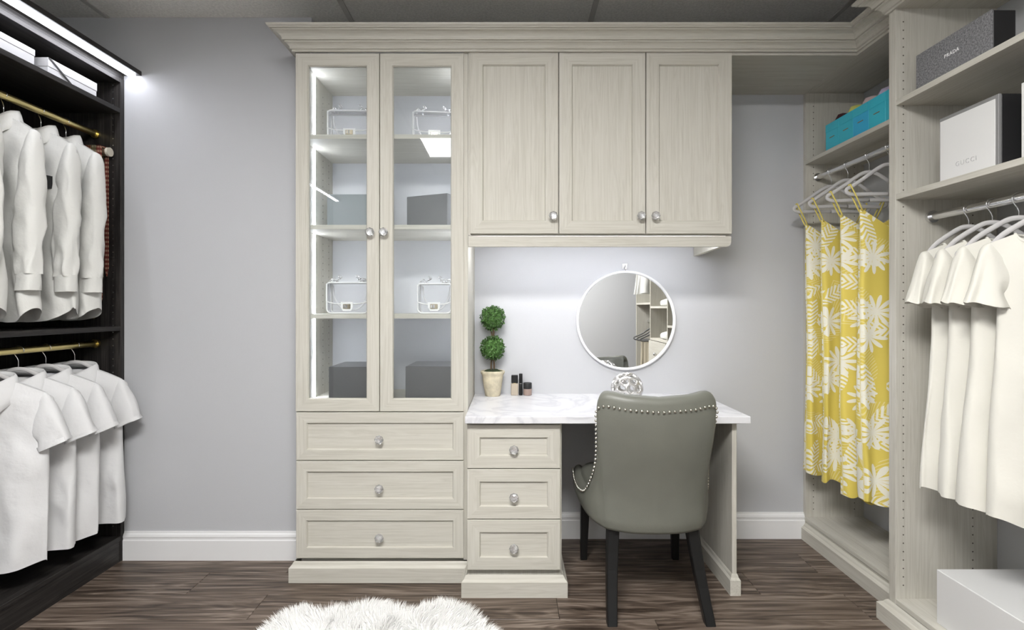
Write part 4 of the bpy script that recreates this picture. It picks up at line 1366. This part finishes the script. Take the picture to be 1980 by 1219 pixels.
for zc in (1.008, 1.163):
    core = MB().sphere((pcx, pcy, zc), 0.052, 16, 10)
    lf = MB()
    for k in range(620):
        u = rng.uniform(-1, 1)
        a = rng.uniform(0, 2 * PI)
        n_ = Vector((math.sqrt(1 - u * u) * math.cos(a), math.sqrt(1 - u * u) * math.sin(a), u))
        c = Vector((pcx, pcy, zc)) + n_ * rng.uniform(0.049, 0.061)
        d = (n_ + Vector((rng.uniform(-1, 1), rng.uniform(-1, 1), rng.uniform(-1, 1))) * 1.0).normalized()
        s = d.cross(n_ + Vector((0.01, 0.02, 0.03))).normalized()
        up_ = s.cross(d).normalized()
        L, Wd = rng.uniform(0.010, 0.015), rng.uniform(0.004, 0.006)
        p0, p1, p2, p3 = c, c + d * L * 0.5 + s * Wd, c + d * L, c + d * L * 0.5 - s * Wd
        mid = c + d * L * 0.5 - up_ * 0.0015
        lf.add([p0, p1, p2, p3, mid], [(0, 1, 4), (1, 2, 4), (2, 3, 4), (3, 0, 4)])
    b = core.build('leaf_ball', LEAF_IN, t, True)
    stuff(lf.build('foliage', LEAF, b))

# cosmetics
t = thing('foundation_bottle', 'square glass foundation bottle with a black cap by the topiary', 'cosmetics', (0.019, 2.742, DT))
MB().box(0.000, 0.038, 2.728, 2.756, DT, DT + 0.062, 0.003).build('bottle', FOUND, t)
MB().box(0.002, 0.036, 2.729, 2.755, DT + 0.064, DT + 0.104, 0.002).build('cap', BLACK, t)
MB().box(0.012, 0.026, 2.735, 2.749, DT + 0.060, DT + 0.066).build('neck', GOLD, t)
t = thing('mascara_tube', 'slim black mascara tube standing between bottle and jar', 'cosmetics', (0.051, 2.742, DT))
MB().lathe([(0.0085, 0), (0.009, 0.001), (0.009, 0.060), (0.0082, 0.061), (0.009, 0.062), (0.009, 0.110), (0.0075, 0.112)], 0.051, 2.742, 20, 0, DT).build('tube', BLACK, t, True, ang=40)
MB().lathe([(0.0093, 0.0600), (0.0093, 0.0620)], 0.051, 2.742, 20, 0, DT).build('band', CHROME, t, True, ang=40)
t = thing('nail_polish_jar', 'short round mauve polish jar with a wide black lid', 'cosmetics', (0.086, 2.742, DT))
MB().lathe([(0.020, 0), (0.0225, 0.002), (0.0225, 0.030), (0.021, 0.034), (0.016, 0.035)], 0.086, 2.742, 28, 0, DT).build('jar', POLISH, t, True, ang=40)
MB().lathe([(0.0215, 0.0345), (0.022, 0.036), (0.022, 0.062), (0.0205, 0.065)], 0.086, 2.742, 28, 0, DT).build('lid', BLACKM, t, True, ang=40)

# ------------------------------------------------------------------ upholstered chair
CH = local_thing('dining_chair', 'olive grey leather chair with silver nailhead trim and black legs at the desk', 'chair', (0.567, 2.30, 0), rz=0.0)
base = [(-0.262, 0.27), (-0.272, 0.13), (-0.266, 0.0), (-0.250, -0.090), (-0.226, -0.152), (-0.205, -0.185), (-0.178, -0.212), (-0.10, -0.246), (0.0, -0.255)]
topp = [(-0.262, 0.27), (-0.272, 0.13), (-0.262, 0.0), (-0.236, -0.115), (-0.222, -0.215), (-0.228, -0.262), (-0.218, -0.285), (-0.12, -0.322), (0.0, -0.332)]
hgt = [0.455, 0.446, 0.448, 0.482, 0.600, 0.805, 0.892, 0.888, 0.880]
half = [(a[0], a[1], b[0], b[1], h) for a, b, h in zip(base, topp, hgt)]
half_d = catmull(half, 8)
full = half_d + [(-a[0], a[1], -a[2], a[3], a[4]) for a in reversed(half_d[:-1])]
NU = len(full)
ZB0 = 0.335
def plan(i, z):
    a = full[i]
    k = min(1, max(0, (z - 0.42) / 0.44))
    k = k * k * (3 - 2 * k)
    return Vector((lerp(a[0], a[2] - 0.010, k), lerp(a[1], a[3], k)))
def inward(i, z):
    p, q = plan(max(0, i - 1), z), plan(min(NU - 1, i + 1), z)
    d = (q - p).normalized()
    return Vector((-d.y, d.x))
rs = []
NV = 16
for i in range(NU):
    h = full[i][4]
    ring = []
    ZB0 = 0.332 + 0.028 * min(1, max(0, (full[i][1] + 0.2) / 0.3))
    th = 0.048 if h < 0.6 else 0.060
    def P(z, off):
        p = plan(i, z) + inward(i, min(z, h)) * off
        return (p.x, p.y, z)
    ring.append(P(ZB0 + 0.004, 0.030))
    ring.append(P(ZB0, 0.020))
    ring.append(P(ZB0 + 0.004, 0.007))
    for k in range(NV + 1):
        z = lerp(ZB0 + 0.016, h - 0.030, k / NV)
        ring.append(P(z, -0.006 * math.sin(PI * k / NV)))
    for k in range(1, 8):
        a = PI * k / 8
        c = 0.5 * th
        ring.append(P(h - 0.030 + 0.030 * math.sin(a), c - c * math.cos(a)))
    for k in range(5):
        z = lerp(h - 0.030, min(h - 0.04, 0.42), k / 4)
        x = plan(i, z).x
        tuft = 0.010 * math.cos(x * 2 * PI / 0.11) if h > 0.7 else 0
        ring.append(P(z, th + 0.01 * math.sin(PI * k / 4) + tuft * math.sin(PI * (k + 0.6) / 5)))
    ring.append(P(0.36, th))
    rs.append(ring)
mb = MB().rings(rs, True)
shell = mb.build('back_shell', LEATHER, CH, True, ang=60)
# nailheads just below the rolled edge
path = []
for i in range(NU):
    h = full[i][4]
    z = h - (0.020 + 0.034 * min(1, max(0, (h - 0.55) / 0.3)))
    p = plan(i, z) - inward(i, z) * 0.004
    path.append(Vector((p.x, p.y, z)))
m = MB()
acc, nxt = 0.0, 0.0
for i in range(NU - 1):
    seg = (path[i + 1] - path[i]).length
    while nxt <= acc + seg:
        c = path[i].lerp(path[i + 1], (nxt - acc) / max(seg, 1e-6))
        m.sphere(c, 0.0060, 8, 5)
        nxt += 0.0205
    acc += seg
stuff(m.build('nailhead_trim', NAIL, CH, True))
# seat
rs = []
def seat_ring(z, inset):
    out = []
    for k in range(48):
        a = 2 * PI * k / 48
        c, s = math.cos(a), math.sin(a)
        wx = 0.252 - inset
        y = 0.045 + (0.238 - inset) * math.copysign(abs(s) ** 0.45, s)
        x = wx * math.copysign(abs(c) ** 0.45, c) * (0.90 + 0.10 * (y + 0.19) / 0.47)
        out.append((x, y, z))
    return out
for z, ins in ((0.340, 0.02), (0.343, 0.008), (0.36, 0.002), (0.43, 0.0), (0.456, 0.004), (0.472, 0.016), (0.482, 0.045), (0.489, 0.10), (0.492, 0.18)):
    rs.append(seat_ring(z, ins))
MB().rings(rs, True).build('seat', LEATHER, CH, True, ang=60)
def leg(x0, y0, z0, x1, y1, w0, w1, bend=0.0):
    rs = []
    for k in range(7):
        f = k / 6
        x, y, z = lerp(x0, x1, f), lerp(y0, y1, f) + bend * math.sin(PI * f), lerp(z0, 0.0, f)
        h = lerp(w0, w1, f) / 2
        c = 0.18 * h
        rs.append([(x + a, y + b, z) for a, b in ((-h + c, -h), (h - c, -h), (h, -h + c), (h, h - c), (h - c, h), (-h + c, h), (-h, h - c), (-h, -h + c))])
    MB().rings(rs, True).build('leg', BLACK, CH)
leg(-0.155, -0.165, 0.37, -0.180, -0.268, 0.048, 0.038, 0.016)
leg(0.155, -0.165, 0.37, 0.196, -0.268, 0.048, 0.038, 0.016)
leg(-0.212, 0.225, 0.37, -0.216, 0.262, 0.046, 0.030)
leg(0.212, 0.225, 0.37, 0.228, 0.262, 0.046, 0.030)

# ------------------------------------------------------------------ sheepskin rug
RUG = thing('sheepskin_rug', 'fluffy white sheepskin rug lying on the plank floor', 'rug', (-0.45, 1.6, 0))
ol = [(-0.90, 1.944), (-0.880, 2.040), (-0.825, 2.095), (-0.748, 2.062), (-0.667, 2.066), (-0.56, 2.122), (-0.468, 2.088), (-0.393, 2.070), (-0.288, 2.115), (-0.2016, 2.090), (-0.125, 2.005), (-0.048, 1.905),
      (-0.02, 1.75), (-0.04, 1.50), (-0.06, 1.25), (-0.16, 1.12), (-0.35, 1.16), (-0.52, 1.10), (-0.70, 1.15), (-0.86, 1.12), (-0.93, 1.30), (-0.90, 1.55), (-0.93, 1.78), (-0.90, 1.944)]
old = catmull(ol, 5)[:-1]
ctr = (-0.47, 1.62)
m = MB()
rs = []
for k, z in ((1.0, 0.001), (0.99, 0.008), (0.90, 0.016), (0.6, 0.020), (0.2, 0.020)):
    rs.append([(ctr[0] + (x - ctr[0]) * k, ctr[1] + (y_ - ctr[1]) * k, z) for x, y_ in old])
m.rings(rs, True).build('hide', HIDE, RUG, True)
def inside(x, y_):
    c = False
    n = len(old)
    j = n - 1
    for i in range(n):
        xi, yi = old[i]
        xj, yj = old[j]
        if (yi > y_) != (yj > y_) and x < (xj - xi) * (y_ - yi) / (yj - yi) + xi:
            c = not c
        j = i
    return c
rng = random.Random(9)
fur_v, fur_f = [], []
cnt = 0
while cnt < 52000:
    x, y_ = rng.uniform(-0.95, 0.0), 2.13 - (rng.random() ** 1.7) * 1.03
    if not inside(x, y_):
        continue
    cnt += 1
    dx, dy = x - ctr[0], y_ - ctr[1]
    rr = math.hypot(dx / 0.46, dy / 0.5)
    ex, ey = dx / 0.46 / max(rr, 0.01), dy / 0.5 / max(rr, 0.01)
    # clumps lean with low-frequency noise
    n1 = noise.noise(Vector((x * 14, y_ * 14, 0.0)))
    n2 = noise.noise(Vector((x * 14, y_ * 14, 9.0)))
    k = min(1.0, rr) ** 3
    d = Vector((n1 * 1.1 + ex * 0.9 * k + rng.uniform(-0.25, 0.25), n2 * 1.1 + ey * 0.9 * k + rng.uniform(-0.25, 0.25), 0.75)).normalized()
    L = rng.uniform(0.035, 0.058) * (1 + 0.25 * noise.noise(Vector((x * 7, y_ * 7, 4))))
    s = d.cross(Vector((rng.uniform(-1, 1), rng.uniform(-1, 1), 0.2))).normalized() * 0.0011
    b0 = Vector((x, y_, 0.014))
    b1 = b0 + d * L * 0.55
    b2 = b1 + Vector((d.x * 1.3 + n2 * 0.4, d.y * 1.3 - n1 * 0.4, d.z * 0.55)).normalized() * L * 0.45
    o = len(fur_v)
    fur_v += [b0 - s, b0 + s, b1 + s * 0.8, b1 - s * 0.8, b2]
    fur_f += [(o, o + 1, o + 2, o + 3), (o + 3, o + 2, o + 4)]
me = bpy.data.meshes.new('fur')
sh = ORIG[RUG.name]
me.from_pydata([(p.x - sh[0], p.y - sh[1], p.z - sh[2]) for p in fur_v], [], fur_f)
me.materials.append(FURM)
fo = bpy.data.objects.new('fur', me)
COL.objects.link(fo)
fo.parent = RUG
fo['kind'] = 'stuff'
